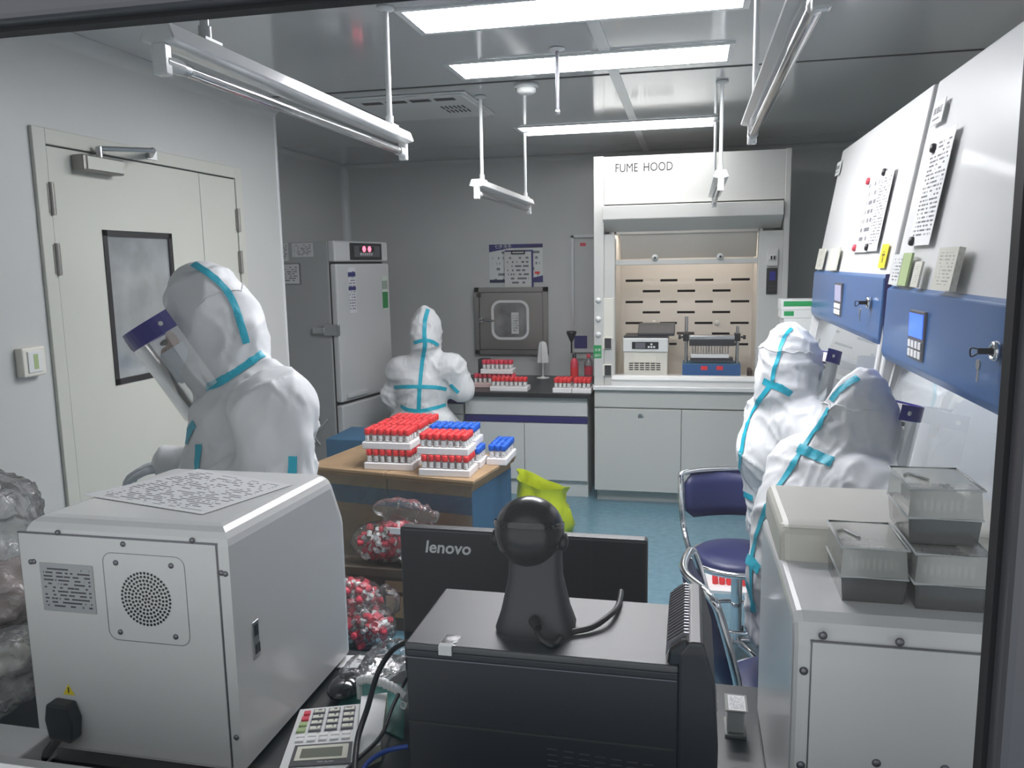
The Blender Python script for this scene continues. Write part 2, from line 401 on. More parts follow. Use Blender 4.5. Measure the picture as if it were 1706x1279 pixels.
for a, b in (((WY0, WZ0), (WY1, WZ0+t)), ((WY0, WZ1-t), (WY1, WZ1)), ((WY0, WZ0), (WY0+t, WZ1)), ((WY1-t, WZ0), (WY1, WZ1))):
    vf.box((XL+.002, a[0], a[1]), (XL+.013, b[0], b[1]))
vf.build('vision_frame', 'black', leaf)
mat('doorglass', (.26, .28, .29), .06, spec=.9, coat=.8, var=.25, vscale=5)
B((XL+.002, WY0+t, WZ0+t), (XL+.005, WY1-t, WZ1-t)).build('vision_pane', 'doorglass', leaf)
mat('hinge', (.28, .27, .25), .4, .7)
for y, z in ((2.418, 1.85), (2.418, 1.645), (2.418, .30), (3.592, 1.835), (3.592, 1.635), (3.592, .30)):
    h = MB(); h.cyl((XL+.016, y, z-.055), (XL+.016, y, z+.055), .010, n=10)
    h.box((XL+.009, y-.016, z-.05), (XL+.016, y+.016, z+.05)); h.build('hinge', 'hinge', dr)
cl = B((XL+.009, 2.53, 1.955), (XL+.062, 2.74, 2.012), .006).build('door_closer', 'hinge', dr)
B((XL+.062, 2.545, 1.962), (XL+.066, 2.735, 2.006), .001).build('closer_cover', 'door', cl)
ar = MB(); ar.cyl((XL+.04, 2.64, 2.012), (XL+.04, 2.64, 2.05), .012, n=10); ar.tube([(XL+.04, 2.64, 2.045), (XL+.16, 2.78, 2.05)], .009, 8); ar.tube([(XL+.16, 2.78, 2.05), (XL+.012, 2.97, 2.062)], .012, 8)
ar.box((XL+.001, 2.94, 2.045), (XL+.02, 3.0, 2.08)); ar.build('closer_arm', 'steel', cl)
# ================================================================ CEILING THINGS
for _n, (y0, y1, x0, x1, lab) in enumerate(((2.62, 2.865, -.925, .150, 'flush white ceiling light panel, the nearest one, cut by the window frame'),
                       (3.33, 3.580, -.980, .130, 'glowing white ceiling light panel, middle of the three, behind the sprinkler rod'),
                       (4.925, 5.230, -1.03, .116, 'farthest glowing ceiling light panel, in front of the fume hood'))):
    t = thing('ceiling_light', lab, 'ceiling light', ((x0+x1)/2, (y0+y1)/2, CZ-.008), 'three ceiling light panels')
    B((x0, y0, CZ-.006), (x1, y1, CZ-.001)).build('diffuser', 'emit%d' % _n, t)
    f = MB(); q = .022
    f.box((x0-q, y0-q, CZ-.008), (x1+q, y0, CZ)); f.box((x0-q, y1, CZ-.008), (x1+q, y1+q, CZ)); f.box((x0-q, y0, CZ-.008), (x0, y1, CZ)); f.box((x1, y0, CZ-.008), (x1+q, y1, CZ)); f.build('frame', 'trimw', t)
def uv_lamp(x, y0, y1, z, lab, rods=(.16, .90)):
    t = thing('ultraviolet_lamp', lab, 'lamp', (x, (y0+y1)/2, z-.05), 'hanging ultraviolet tube lamps')
    L = y1-y0
    b = MB(); b.prism([(x-.036, z-.004), (x-.022, z+.030), (x+.022, z+.030), (x+.036, z-.004), (x+.028, z-.012), (x-.028, z-.012)], 'y', y0, y1, 0) if False else None
    b.prism([(x-.036, z-.004), (x-.024, z+.028), (x+.024, z+.028), (x+.036, z-.004), (x+.012, z-.010), (x-.012, z-.010)], 'y', y0, y1, .003, 1)
    b.build('batten', 'white_gloss', t)
    for yy, s in ((y0+.012, 1), (y1-.012, -1)):
        e = MB(); e.box((x-.014, yy-.012, z-.066), (x+.014, yy+.012, z-.008), .004); e.cyl((x, yy, z-.040), (x, yy+s*.052, z-.040), .0155, n=14); h = e.build('lamp_holder', 'white_gloss', t)
    MB().cyl((x, y0+.06, z-.040), (x, y1-.06, z-.040), .0125, n=14).build('quartz_tube', 'quartz', t)
    for s in (y0+.066, y1-.086): MB().cyl((x, s, z-.040), (x, s+.02, z-.040), .013, n=14).build('tube_cap', 'steel', t)
    for k in rods:
        yy = y0+L*k; r = MB(); r.cyl((x, yy, z+.028), (x, yy, CZ), .009, n=10); r.lathe([(.0, .0), (.028, .0), (.028, -.008), (.012, -.014), (.009, -.014)], (x, yy, CZ-.0005)); r.cyl((x, yy, z+.028), (x, yy, z+.06), .013, n=10)
        r.box((x-.02, yy-.03, z+.026), (x+.02, yy+.03, z+.034)); r.build('hanging_rod', 'trimw', t)
    return t
uv_lamp(-.965, 1.385, 2.71, 2.025, 'long white ultraviolet tube lamp hanging near the door wall', (.12, .90))
uv_lamp(.180, 1.30, 2.72, 2.025, 'ultraviolet tube lamp with clear tube hanging beside the safety cabinets', (.2, .93))
uv_lamp(-1.02, 3.87, 5.20, 1.985, 'small looking ultraviolet lamp hanging above the pass box side of the back wall', (.09, .91))
uv_lamp(.128, 3.90, 5.10, 1.985, 'ultraviolet lamp seen end-on in front of the fume hood', (.08, .95))
t = thing('smoke_detector', 'round white smoke detector on the ceiling behind the middle light', 'smoke detector', (-.752, 3.80, CZ-.05))
MB().lathe([(0, 0), (.055, 0), (.055, -.016), (.05, -.02)], (-.752, 3.80, CZ)).build('base', 'trimw', t)
MB().lathe([(.046, -.02), (.044, -.034), (.03, -.044), (0, -.046)], (-.752, 3.80, CZ)).build('sensor_dome', 'white', t)
t = thing('sprinkler_rod', 'thin dark metal rod hanging from the ceiling in front of the middle light', 'rod', (-.515, 3.22, 2.17))
MB().cyl((-.515, 3.22, 2.19), (-.515, 3.22, CZ), .007, n=10).build('rod', 'alu', t)
MB().lathe([(.0, 0), (.03, 0), (.03, -.006), (.008, -.012)], (-.515, 3.22, CZ)).build('ceiling_rose', 'trimw', t)
MB().lathe([(.007, 0), (.010, -.006), (.008, -.02), (0, -.021)], (-.515, 3.22, 2.192)).build('tip', 'steel', t)
t = thing('ceiling_vent', 'square ceiling air vent with rows of slots near the hanging lamp', 'vent', (-1.36, 4.15, CZ-.03))
vx0, vx1, vy0, vy1 = -1.66, -1.08, 3.87, 4.44
B((vx0, vy0, CZ-.016), (vx1, vy1, CZ-.001), .006).build('vent_plate', 'wall', t)
B((vx0-.02, vy0-.02, CZ-.006), (vx1+.02, vy1+.02, CZ-.0005), .002).build('vent_flange', 'trimw', t)
for i in range(4): B((vx0+.05+i*.125, vy0+.04, CZ-.018), (vx0+.15+i*.125, vy0+.09, CZ-.0155)).build('vent_slot', 'seam', t)
for r in range(2):
    for i in range(6): B((-1.26+i*.022, 4.10+r*.10, CZ-.018), (-1.252+i*.022, 4.17+r*.10, CZ-.0155)).build('vent_slot', 'seam', t)
# light switch
t = thing('light_switch', 'square white light switch on the wall left of the door', 'switch', (XL, 2.255, 1.255))
B((XL, 2.207, 1.262), (XL+.032, 2.303, 1.358), .005).build('box', 'cream', t)
r = B((XL+.032, 2.225, 1.275), (XL+.036, 2.285, 1.345), .002).build('rocker', 'white', t)
B((XL+.036, 2.247, 1.285), (XL+.0365, 2.266, 1.335)).build('switch_mark', 'greenp', r)
# ================================================================ REFRIGERATOR
def rotz(o, ang): o.rotation_euler.z = ang
FX, FY = -2.455, 5.27            # fridge stands in the recess, doors towards the room; built axis aligned, doors to +X
t = thing('refrigerator', 'tall grey-white two-door laboratory refrigerator with red digits on top', 'refrigerator', (FX, FY, 0))
fx0, fx1, fy0, fy1, fh = FX-.26, FX+.22, FY-.32, FY+.32, 1.775
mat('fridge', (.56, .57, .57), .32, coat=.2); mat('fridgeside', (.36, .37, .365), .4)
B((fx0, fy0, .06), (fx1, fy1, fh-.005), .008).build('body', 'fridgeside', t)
B((fx0+.05, fy0+.03, 0), (fx1-.03, fy1-.03, .06)).build('plinth', 'blackm', t)
hd = B((fx1, fy0, fh-.135), (fx1+.055, fy1, fh), .012, 3).build('header', 'fridge', t)
pnl = B((fx1+.055, fy0+.17, fh-.125), (fx1+.064, fy0+.55, fh-.012), .006).build('control_panel', 'black', hd)
B((fx1+.064, fy0+.21, fh-.105), (fx1+.0655, fy0+.52, fh-.03)).build('panel_face', 'alu', hd)
B((fx1+.0655, fy0+.27, fh-.07), (fx1+.0665, fy0+.45, fh-.035)).build('display_window', 'black', hd)
for k in (0, 1): MB().lathe([(0, 0), (.020, 0), (.020, .001), (0, .0012)], (fx1+.0665, fy0+.325+k*.065, fh-.052), X).build('red_digit', 'led', hd)
for k in range(6): B((fx1+.0655, fy0+.28+k*.026, fh-.095), (fx1+.0665, fy0+.295+k*.026, fh-.078)).build('panel_button', 'trimw', hd)
B((fx1, fy0+.01, .07), (fx1+.012, fy1-.01, fh-.14)).build('door_seal', 'seam', t)
d1 = B((fx1+.012, fy0, .715), (fx1+.06, fy1, fh-.15), .012, 3).build('door', 'fridge', t, 'upper refrigerator door')
d2 = B((fx1+.012, fy0, .07), (fx1+.06, fy1, .695), .012, 3).build('door', 'fridge', t, 'lower refrigerator door')
MB().quad((fx1+.0605, fy0+.13, 1.30), Y, Z, .085, .30).build('sticker', 'print_tall', d1)
MB().quad((fx1+.0605, fy1-.10, 1.30), Y, Z, .07, .24).build('sticker', 'print_green', d1)
hh = MB(); hh.box((fx1-.05, fy0-.02, 1.16), (fx1+.07, fy0+.005, 1.235), .008); hh.box((fx1-.13, fy0-.03, 1.175), (fx1-.04, fy0, 1.215), .006); hh.build('hinge_lock', 'steel', t)
hh = MB(); hh.box((fx1+.06, fy0+.05, .735), (fx1+.075, fy0+.29, .765), .005); hh.build('door_grip', 'fridge', d1)
B((fx1-.02, fy0-.01, .46), (fx1+.065, fy0+.0, .50), .003).build('hinge', 'steel', t)
MB().tube([(fx1-.06, fy0-.006, .60), (fx1-.10, fy0-.02, .55), (fx1-.16, fy0-.015, .48), (fx1-.13, fy0-.006, .42)], .004, 8).build('side_cable', 'fridge', t)
MB().quad((fx0+.06, fy0-.0005, fh-.125), X, Z, .11, .12).build('sticker', 'print_small', t)
MB().quad((fx0+.20, fy0-.0005, fh-.10), X, Z, .17, .09).build('sticker', 'print_small', t)
fr = B((fx0+.08, fy0-.006, fh-.28), (fx0+.26, fy0, fh-.14), .002).build('notice_frame', 'alu', t)
MB().quad((fx0+.087, fy0-.0065, fh-.274), X, Z, .166, .128).build('notice', 'print_small', fr)
t.rotation_euler.z = math.radians(-11)
# ================================================================ BACK BENCH
BF = 5.373
def bz(y, x=880): return aY(x, y, BF).z
t = thing('bench_cabinet', 'white base cabinet with drawer, navy band and two doors under the back worktop', 'cabinet', (-1.10, 5.75, 0))
cx0, cx1 = aY(775, 700, BF).x, -.672
B((cx0, BF+.02, .10), (cx1, 6.15, .70)).build('carcass', 'cab', t)
B((cx0, BF+.03, 0), (cx1, 6.1, .10)).build('toe_kick', 'cab', t)
B((cx0+.002, BF, .571), (cx1-.001, BF+.02, .700), .002).build('drawer', 'cab', t)
B((cx0, BF-.004, .522), (cx1, BF+.02, .566), .002).build('grip_band', 'navy', t)
cm = aY(874, 760, BF).x
B((cx0+.002, BF, .118), (cm-.002, BF+.02, .518), .002).build('door', 'cab', t)
B((cm+.002, BF, .118), (cx1-.001, BF+.02, .518), .002).build('door', 'cab', t)
t = thing('bench_cabinet', 'white base cabinet at the back wall partly hidden by the seated worker', 'cabinet', (-1.85, 5.75, 0))
B((-1.93, BF+.02, .10), (cx0-.012, 6.15, .70)).build('carcass', 'cab', t)
B((-1.93, BF+.03, 0), (cx0-.012, 6.1, .10)).build('toe_kick', 'cab', t)
B((-1.93, BF, .571), (cx0-.014, BF+.02, .640), .002).build('drawer', 'cab', t)
B((-1.93, BF-.004, .645), (cx0-.014, BF+.02, .700), .002).build('grip_band', 'navy', t)
B((-1.93, BF, .118), (cx0-.014, BF+.02, .566), .002).build('door', 'cab', t)
wt = one(B((-1.95, BF-.045, .702), (-.645, 6.20, .735), .003), 'back_worktop', 'worktop', 'long black worktop of the bench along the back wall', 'worktop')
BT = .735
# ================================================================ FUME HOOD
HF, HX0, HX1 = 5.293, -.617, .588
def hx(x): return aY(x, 500, HF).x
def hz(y, x=1100): return aY(x, y, HF).z
HT = 2.272
t = thing('fume_hood', 'tall white fume hood with slotted back panel and open sash', 'fume hood', (0, 5.7, 0))
HB = 6.12
B((HX0+.012, HF+.07, 0), (HX1-.012, HB, .10)).build('toe_kick', 'hoodw', t)
B((HX0, HF+.02, .10), (HX1, HB, .772)).build('base_cabinet', 'hoodw', t)
B((HX0+.002, HF, .655), (HX1-.002, HF+.02, .765), .002).build('apron', 'hoodw', t)
xm = hx(1138)
dd = B((HX0+.002, HF, .085), (xm-.002, HF+.02, .645), .003).build('door', 'hoodw', t)
lk = MB(); lk.cyl((hx(1068), HF-.012, .605), (hx(1068), HF, .605), .012, n=12); lk.box((hx(1068)-.016, HF-.014, .598), (hx(1068)+.016, HF-.006, .606)); lk.build('lock', 'steel', dd)
B((xm+.002, HF, .085), (HX1-.002, HF+.02, .645), .003).build('door', 'hoodw', t)
ct = MB(); ct.box((HX0-.004, HF-.03, .772), (HX1+.004, HB, .80), .004); ct.build('countertop', 'white_gloss', t)
# side posts, from counter to top
PL = hx(1026)
B((HX0, HF, .80), (hx(1006), HF+.10, HT), .004).build('post', 'hoodw', t)
B((hx(1302), HF, .80), (HX1, HF+.10, HT), .004).build('post', 'hoodw', t)
B((HX0, HF+.1, .80), (HX0+.02, HB, HT)).build('side_panel', 'hoodw', t)
B((HX1-.02, HF+.1, .80), (HX1, HB, HT)).build('side_panel', 'hoodw', t)
jl = B((hx(1006), HF+.012, .80), (hx(1024), HF+.10, hz(388)), .003).build('inner_jamb', 'hoodw', t)
jr = B((hx(1262), HF+.012, .80), (hx(1302), HF+.10, hz(388)), .003).build('inner_jamb', 'hoodw', t)
# head: fascia with lettering, lip bar, underside
fa = B((hx(1006), HF+.006, hz(338)), (hx(1302), HF+.10, HT-.004), .003).build('fascia', 'hoodw', t)
for _w, _x in (('FUME', 1024), ('HOOD', 1071)): text(_w, .076, (aY(_x, 287, HF).x, HF+.0055, aY(1024, 287, HF).z), X, Z, 'black', 'lettering', fa, sx=.79)
lp = MB(); yf = HF-.05
lp.prism([(yf, hz(341)), (yf, hz(364)), (HF+.10, hz(384)), (HF+.10, hz(341)+.01)], 'x', hx(1005), hx(1300), .004, 2); lp.build('lip_bar', 'hoodw', t)
B((hx(1024), HF+.10, hz(388)), (hx(1262), HB, HT-.1)).build('canopy_baffle', 'hoodin', t)
# sash: tilted panel, rail and two knobs
sa = MB(); x0, x1 = hx(1030), hx(1262)
sa.prism([(HF+.115, hz(386)), (HF+.125, hz(386)), (HF+.215, hz(430)), (HF+.205, hz(430))], 'x', x0, x1); s1 = sa.build('sash_glass', 'hoodin', t)
rl = B((hx(1022), HF+.06, hz(441)), (hx(1264), HF+.20, hz(432)), .004).build('sash_rail', 'hoodw', t)
for x in (1090, 1199):
    MB().lathe([(.022, 0), (.022, .012), (.010, .016), (.010, .02), (0, .02)], (hx(x), HF+.06, hz(429)), -Y).build('sash_knob', 'white', rl)
    MB().lathe([(.007, 0), (.007, .002), (0, .002)], (hx(x), HF+.04, hz(429)), -Y).build('knob_bolt', 'seam', rl)
# slotted rear baffle
BY = 5.92
def bxx(x, y=520): return aY(x, y, BY).x
def bzz(y, x=1140): return aY(x, y, BY).z
bx0, bx1 = hx(1024)-.03, hx(1262)+.03
rows = [(466.5, 0), (484.5, 1), (502.5, 0), (520, 1), (538, 0), (555.5, 1), (573, 0)]
base = [[(1042, 1071), (1099.5, 1128), (1157.5, 1187.5), (1217, 1248)], [(1070.5, 1099.5), (1128, 1157.5), (1186.5, 1216.5)]]
zz = bzz(440); pn = MB(); hh = .0085
top = 1.95
for y, k in rows:
    zc = bzz(y); pn.box((bx0, BY, zc+hh), (bx1, BY+.012, top)); top = zc-hh
    e = bx0
    for a, b in base[k]:
        pn.box((e, BY, zc-hh), (bxx(a), BY+.012, zc+hh)); e = bxx(b)
    pn.box((e, BY, zc-hh), (bx1, BY+.012, zc+hh))
pn.box((bx0, BY, .80), (bx1, BY+.012, top)); bf = pn.build('slotted_baffle', 'hoodin', t)
B((bx0, BY+.05, .80), (bx1, BY+.06, 1.95)).build('duct_back', 'brown', t)
for x, y in ((1089, 538), (1195, 538)):
    MB().lathe([(.02, 0), (.018, .006), (.006, .010), (0, .010)], (bxx(x), BY, bzz(y)), -Y).build('baffle_bolt', 'hoodw', bf)
for s, xx in ((1, hx(1024)), (-1, hx(1262))): B((xx-.012*s, HF+.10, .80), (xx-.03*s, BY, 1.95)).build('liner', 'hoodin', t)
B((hx(1030), HF+.30, hz(388)-.014), (hx(1255), HF+.38, hz(388)-.001)).build('hood_lamp', 'emithood', t)
# airfoil sill
af = MB(); af.prism([(HF-.005, .832), (HF-.010, .842), (HF+.005, .865), (HF+.05, .868), (HF+.05, .858), (HF+.012, .846)], 'x', hx(1019), hx(1266), .002, 1)
af.box((hx(1019), HF+.0, .80), (hx(1266), HF+.02, .832)); af.build('airfoil', 'white_gloss', t)
# fittings on the jambs
for y in (500, 531, 557): MB().lathe([(.016, 0), (.018, .012), (.012, .022), (0, .024)], (hx(997), HF, hz(y, 1000)), -Y).build('service_knob', 'white', t)
B((hx(1004), HF+.004, hz(565, 1015)), (hx(1022), HF+.013, hz(497, 1015)), .002).build('service_plate', 'cream', t)
for y in (572, 617):
    k = B((hx(1004), HF-.006, hz(y+9, 1012)), (hx(1019), HF+.013, hz(y-10, 1012)), .003).build('socket', 'cream', t)
    B((hx(1007.5), HF-.010, hz(y+8, 1012)), (hx(1018.5), HF-.006, hz(y-9, 1012)), .003).build('socket_cover', 'blackm', k)
k = B((hx(988.8), HF-.002, hz(596.5, 995)), (hx(1002), HF, hz(575, 995)), .001).build('green_sign', 'green', t)
text('正常', .020, (hx(990.6), HF-.0022, hz(584.5, 995)), X, Z, 'paper', 'lettering', k)['kind'] = 'stuff'
text('运行', .020, (hx(990.6), HF-.0022, hz(593.5, 995)), X, Z, 'paper', 'lettering', k)['kind'] = 'stuff'
k = B((hx(1276), HF, hz(490, 1284)), (hx(1294), HF+.013, hz(446, 1284)), .003).build('controller', 'black', t)
B((hx(1281), HF-.001, hz(467, 1284)), (hx(1290.5), HF, hz(452, 1284))).build('controller_screen', 'shieldblue', k)
for i in range(2):
    for j in range(3): B((hx(1279.5+j*4.4), HF-.001, hz(478+i*6, 1284)), (hx(1282+j*4.4), HF, hz(475+i*6, 1284))).build('controller_key', 'blackm', k)
k = B((hx(1276), HF-.01, hz(443, 1284)), (hx(1294), HF+.013, hz(414, 1284)), .003).build('breaker_box', 'hoodw', t)
B((hx(1279), HF-.013, hz(432, 1284)), (hx(1290), HF-.01, hz(424, 1284))).build('breaker_window', 'white', k)
for x in (1281.5, 1286.5): B((hx(x), HF-.022, hz(432, 1284)), (hx(x+2.4), HF-.012, hz(426, 1284))).build('breaker_toggle', 'black', k)
# ---------------- instruments standing in the hood
IY = 5.42
def ip(x, y): return aY(x, y, IY)
t = thing('shaker_incubator', 'cream bench instrument with dark lid and black display inside the fume hood', 'instrument', (ip(1076, 600).x, 5.56, .80))
a, b = ip(1039, 600).x, ip(1112, 600).x
bd = B((a, IY, .80), (b, IY+.26, ip(1076, 585).z), .006).build('lower_body', 'cream', t)
hdv = B((a-.004, IY-.012, ip(1076, 586).z), (b+.003, IY+.26, ip(1076, 563).z), .006).build('control_head', 'white', t)
k = B((ip(1053, 590).x, IY-.015, ip(1076, 581).z), (ip(1097, 590).x, IY-.012, ip(1076, 569).z), .002).build('display', 'black', hdv)
B((ip(1058.5, 590).x, IY-.016, ip(1076, 580).z), (ip(1075, 590).x, IY-.015, ip(1076, 570.5).z)).build('display_glass', 'alu', hdv)
for x, y in ((1081, 577.5), (1085.5, 577.5), (1090, 577.5), (1085.5, 573)): B((ip(x-1.6, y).x, IY-.0165, ip(1076, y+1.5).z), (ip(x+1.6, y).x, IY-.015, ip(1076, y-1.5).z)).build('display_key', 'paper', hdv)
B((ip(1056, 590).x, IY-.004, ip(1076, 604).z), (ip(1094, 590).x, IY, ip(1076, 588).z), .002).build('front_plate', 'cream', bd)
for r in range(4):
    for c in range(6): B((ip(1048+c*9.1, 590).x, IY-.002, ip(1076, 606.0+r*3.4).z), (ip(1055+c*9.1, 590).x, IY, ip(1076, 604.4+r*3.4).z)).build('vent_slit', 'seam', bd)
B((a, IY, ip(1076, 563).z), (b, IY+.26, ip(1076, 560).z)).build('gap', 'blackm', t)
ld = MB(); za, zb = ip(1076, 560).z, ip(1076, 545).z
ld.prism([(IY+.02, za), (IY+.02, za+.02), (IY+.10, zb+.012), (IY+.25, zb+.012), (IY+.25, za)], 'x', ip(1062, 590).x, ip(1123, 590).x, .004, 2); ld.build('lid', 'blackm', t)
t = thing('nitrogen_evaporator', 'silver bridge instrument on two posts with needles and blue front strip inside the fume hood', 'instrument', (ip(1185, 600).x, 5.56, .80))
a, b = ip(1137, 600).x, ip(1234, 600).x
B((a, IY, .80), (b, IY+.2, ip(1185, 606).z), .004).build('base', 'cardblue', t)
B((a, IY-.003, .855), (b, IY, ip(1185, 607.5).z)).build('front_strip', 'bscblue', t)
for x in (1173, 1199): B((ip(x-5, 590).x, IY-.005, ip(x, 616).z), (ip(x+6, 590).x, IY-.003, ip(x, 609.5).z)).build('red_display', 'red', t)
for x, y in ((1143, 528), (1229, 544)):
    MB().cyl((ip(x, 590).x, IY+.07, .86), (ip(x, 590).x, IY+.07, ip(x, y).z), .011, n=12).build('post', 'steel', t)
    B((ip(x-5.5, 590).x, IY+.03, ip(x, 569).z), (ip(x+4.5, 590).x, IY+.11, ip(x, 556).z), .004).build('clamp', 'black', t)
    s = -1 if x < 1180 else 1
    k = MB(); k.cyl((ip(x, 590).x+s*.02, IY+.07, ip(x, 563).z), (ip(x, 590).x+s*.035, IY+.07, ip(x, 563).z), .006, n=8); k.cyl((ip(x, 590).x+s*.035, IY+.07, ip(x, 563).z), (ip(x, 590).x+s*.052, IY+.07, ip(x, 563).z), .014, n=10); k.build('clamp_knob', 'black', t)
B((ip(1127, 590).x, IY+.05, ip(1143, 557.5).z), (ip(1156, 590).x, IY+.07, ip(1143, 554).z), .002).build('cross_bar', 'brown', t)
B((ip(1148, 590).x, IY+.03, ip(1185, 566).z), (ip(1224, 590).x, IY+.12, ip(1185, 560).z), .003).build('gas_plate', 'steel', t)
B((ip(1148, 590).x, IY+.03, ip(1185, 577).z), (ip(1224, 590).x, IY+.12, ip(1185, 566).z), .003).build('manifold', 'blackm', t)
for r in range(2):
    for c in range(14): MB().cyl((ip(1154+c*4.6, 590).x, IY+.055+r*.04, ip(1185, 590).z), (ip(1154+c*4.6, 590).x, IY+.055+r*.04, ip(1185, 577).z), .0028 if (c*7+r*3) % 5 else .005, n=6).build('needle', 'steel', t)
B((ip(1151, 590).x, IY+.03, ip(1185, 597).z), (ip(1215, 590).x, IY+.12, ip(1185, 591).z), .002).build('rack_plate', 'white', t)
B((ip(1150, 590).x, IY+.03, ip(1185, 602).z), (ip(1222, 590).x, IY+.12, ip(1185, 597).z), .002).build('heating_block', 'blackm', t)
one(B((ip(1249, 590).x, 5.50, .80), (ip(1256, 590).x, 5.64, .885), .002), 'notebook', 'brown', 'thin dark notebook standing at the right end inside the fume hood', 'notebook')
# ================================================================ BACK WALL THINGS
WB = YB
def bw(x, y, d=0): return aY(x, y, WB-d)
t = thing('pass_box', 'stainless steel pass box door with rounded white window in back wall', 'pass box', (bw(852, 560).x, WB-.06, bw(852, 600).z))
a, b = bw(792, 590, .06), bw(911, 478, .06)
mat('passteel', (.36, .35, .33), .30, .85)
fb = MB(); q = .035
fb.box((a.x, WB-.05, a.z), (b.x, WB-.0005, a.z+q)); fb.box((a.x, WB-.05, b.z-q), (b.x, WB-.0005, b.z)); fb.box((a.x, WB-.05, a.z), (a.x+q, WB-.0005, b.z)); fb.box((b.x-q, WB-.05, a.z), (b.x, WB-.0005, b.z)); fb.build('outer_frame', 'passteel', t)
dl = B((a.x+q+.003, WB-.045, a.z+q+.003), (b.x-q-.003, WB-.02, b.z-q-.003), .004).build('pass_door', 'passteel', t)
def rrect(cx, cz, w_, h_, r, n=6):
    pts = []
    for sx, sz, a0 in ((1, 1, 0), (-1, 1, PI/2), (-1, -1, PI), (1, -1, 1.5*PI)):
        for i in range(n+1): an = a0+PI/2*i/n; pts.append((cx+sx*(w_/2-r)+r*math.cos(an), cz+sz*(h_/2-r)+r*math.sin(an)))
    return pts
pc = bw(850, 533, .05); pw, ph = bw(881, 500, .05).x-bw(818, 500, .05).x, bw(850, 500, .05).z-bw(850, 566, .05).z
out, inn = rrect(pc.x, pc.z, pw, ph, .075), rrect(pc.x, pc.z, pw-.04, ph-.04, .058)
gr = MB(); n = len(out); vs = [(x, WB-.056, z) for x, z in out]+[(x, WB-.056, z) for x, z in inn]+[(x, WB-.044, z) for x, z in out]+[(x, WB-.044, z) for x, z in inn]
gr.add(vs, [f for i in range(n) for j in [(i+1) % n] for f in ((i, n+i, n+j, j), (i, j, 2*n+j, 2*n+i), (n+i, 3*n+i, 3*n+j, n+j))]); gr.build('window_gasket', 'white', dl)
mat('passglass', (.20, .20, .20), .08, spec=.8, coat=.6, var=.4, vscale=7)
gl = MB(); gl.add([(x, WB-.047, z) for x, z in inn], [tuple(range(n))]); gl.build('window_glass', 'passglass', dl)
p = bw(850, 545, .05); MB().quad((p.x+.01, WB-.049, pc.z-.11), X, Z, .06, .17).build('notice', 'print_small', dl)
h1 = bw(800, 533, .06); hb = MB(); hb.box((h1.x-.012, WB-.075, h1.z-.02), (h1.x+.02, WB-.045, h1.z+.02), .004); hb.tube([(h1.x, WB-.075, h1.z), (h1.x+.03, WB-.10, h1.z+.003), (h1.x+.12, WB-.10, h1.z-.004)], .008, 8); hb.build('latch_handle', 'chrome', dl)
p = bw(797, 492, .06); B((p.x-.016, WB-.055, p.z-.016), (p.x+.016, WB-.050, p.z+.016)).build('indicator', 'brown', t)
# poster and clipboard
a, b = bw(816, 471, .005), bw(904, 405.5, .005)
po = one(MB().quad((a.x, WB-.002, a.z), X, Z, b.x-a.x, b.z-a.z, .002), 'poster', 'print_poster', 'blue and white instruction poster on the back wall above the pass box', 'poster')
sw = MB(); wd, hg = b.x-a.x, b.z-a.z; k = 8
sw.add([(a.x+wd*i/k, WB-.0052, b.z) for i in range(k+1)]+[(a.x+wd*i/k, WB-.0052, b.z-hg*(.03+.17*(1-i/k)**1.6)) for i in range(k+1)], [(i+1, i, k+1+i, k+2+i) for i in range(k)])
sw.add([(a.x+wd*(.7+.3*i/k), WB-.0052, a.z) for i in range(k+1)]+[(a.x+wd*(.7+.3*i/k), WB-.0052, a.z+hg*(.10+.08*(i/k)**1.3)) for i in range(k+1)], [(i, i+1, k+2+i, k+1+i) for i in range(k)])
sw.build('swoosh', 'navy', po)
text('七步洗手', .035, (a.x+wd*.10, WB-.0056, b.z-hg*.10), X, Z, 'trimw', 'heading', po)
B((a.x+wd*.85, WB-.0052, a.z+hg*.22), (a.x+wd*.94, WB-.004, a.z+hg*.28)).build('red_mark', 'red', po)
t = thing('clipboard', 'clipboard with a white sheet hanging over the blue poster', 'clipboard', (bw(864, 480, .02).x, WB-.02, bw(864, 480).z))
a, b = bw(842, 481, .02), bw(888, 416, .02)
B((a.x, WB-.022, a.z), (b.x, WB-.016, b.z), .002).build('board', 'navy', t)
MB().quad((a.x-.003, WB-.0225, a.z+.0), X, Z, (b.x-a.x)*.95, (b.z-a.z)*.96, .001).build('sheet', 'print_small', t)
cp = MB(); cxm = (a.x+b.x)/2-.005
for q in ((cxm-.055, cxm+.055, b.z-.012, b.z-.003), (cxm-.055, cxm+.055, b.z-.032, b.z-.024), (cxm-.055, cxm-.046, b.z-.03, b.z-.004), (cxm+.046, cxm+.055, b.z-.03, b.z-.004)): cp.box((q[0], WB-.03, q[2]), (q[1], WB-.023, q[3]))
cp.build('clip', 'black', t)
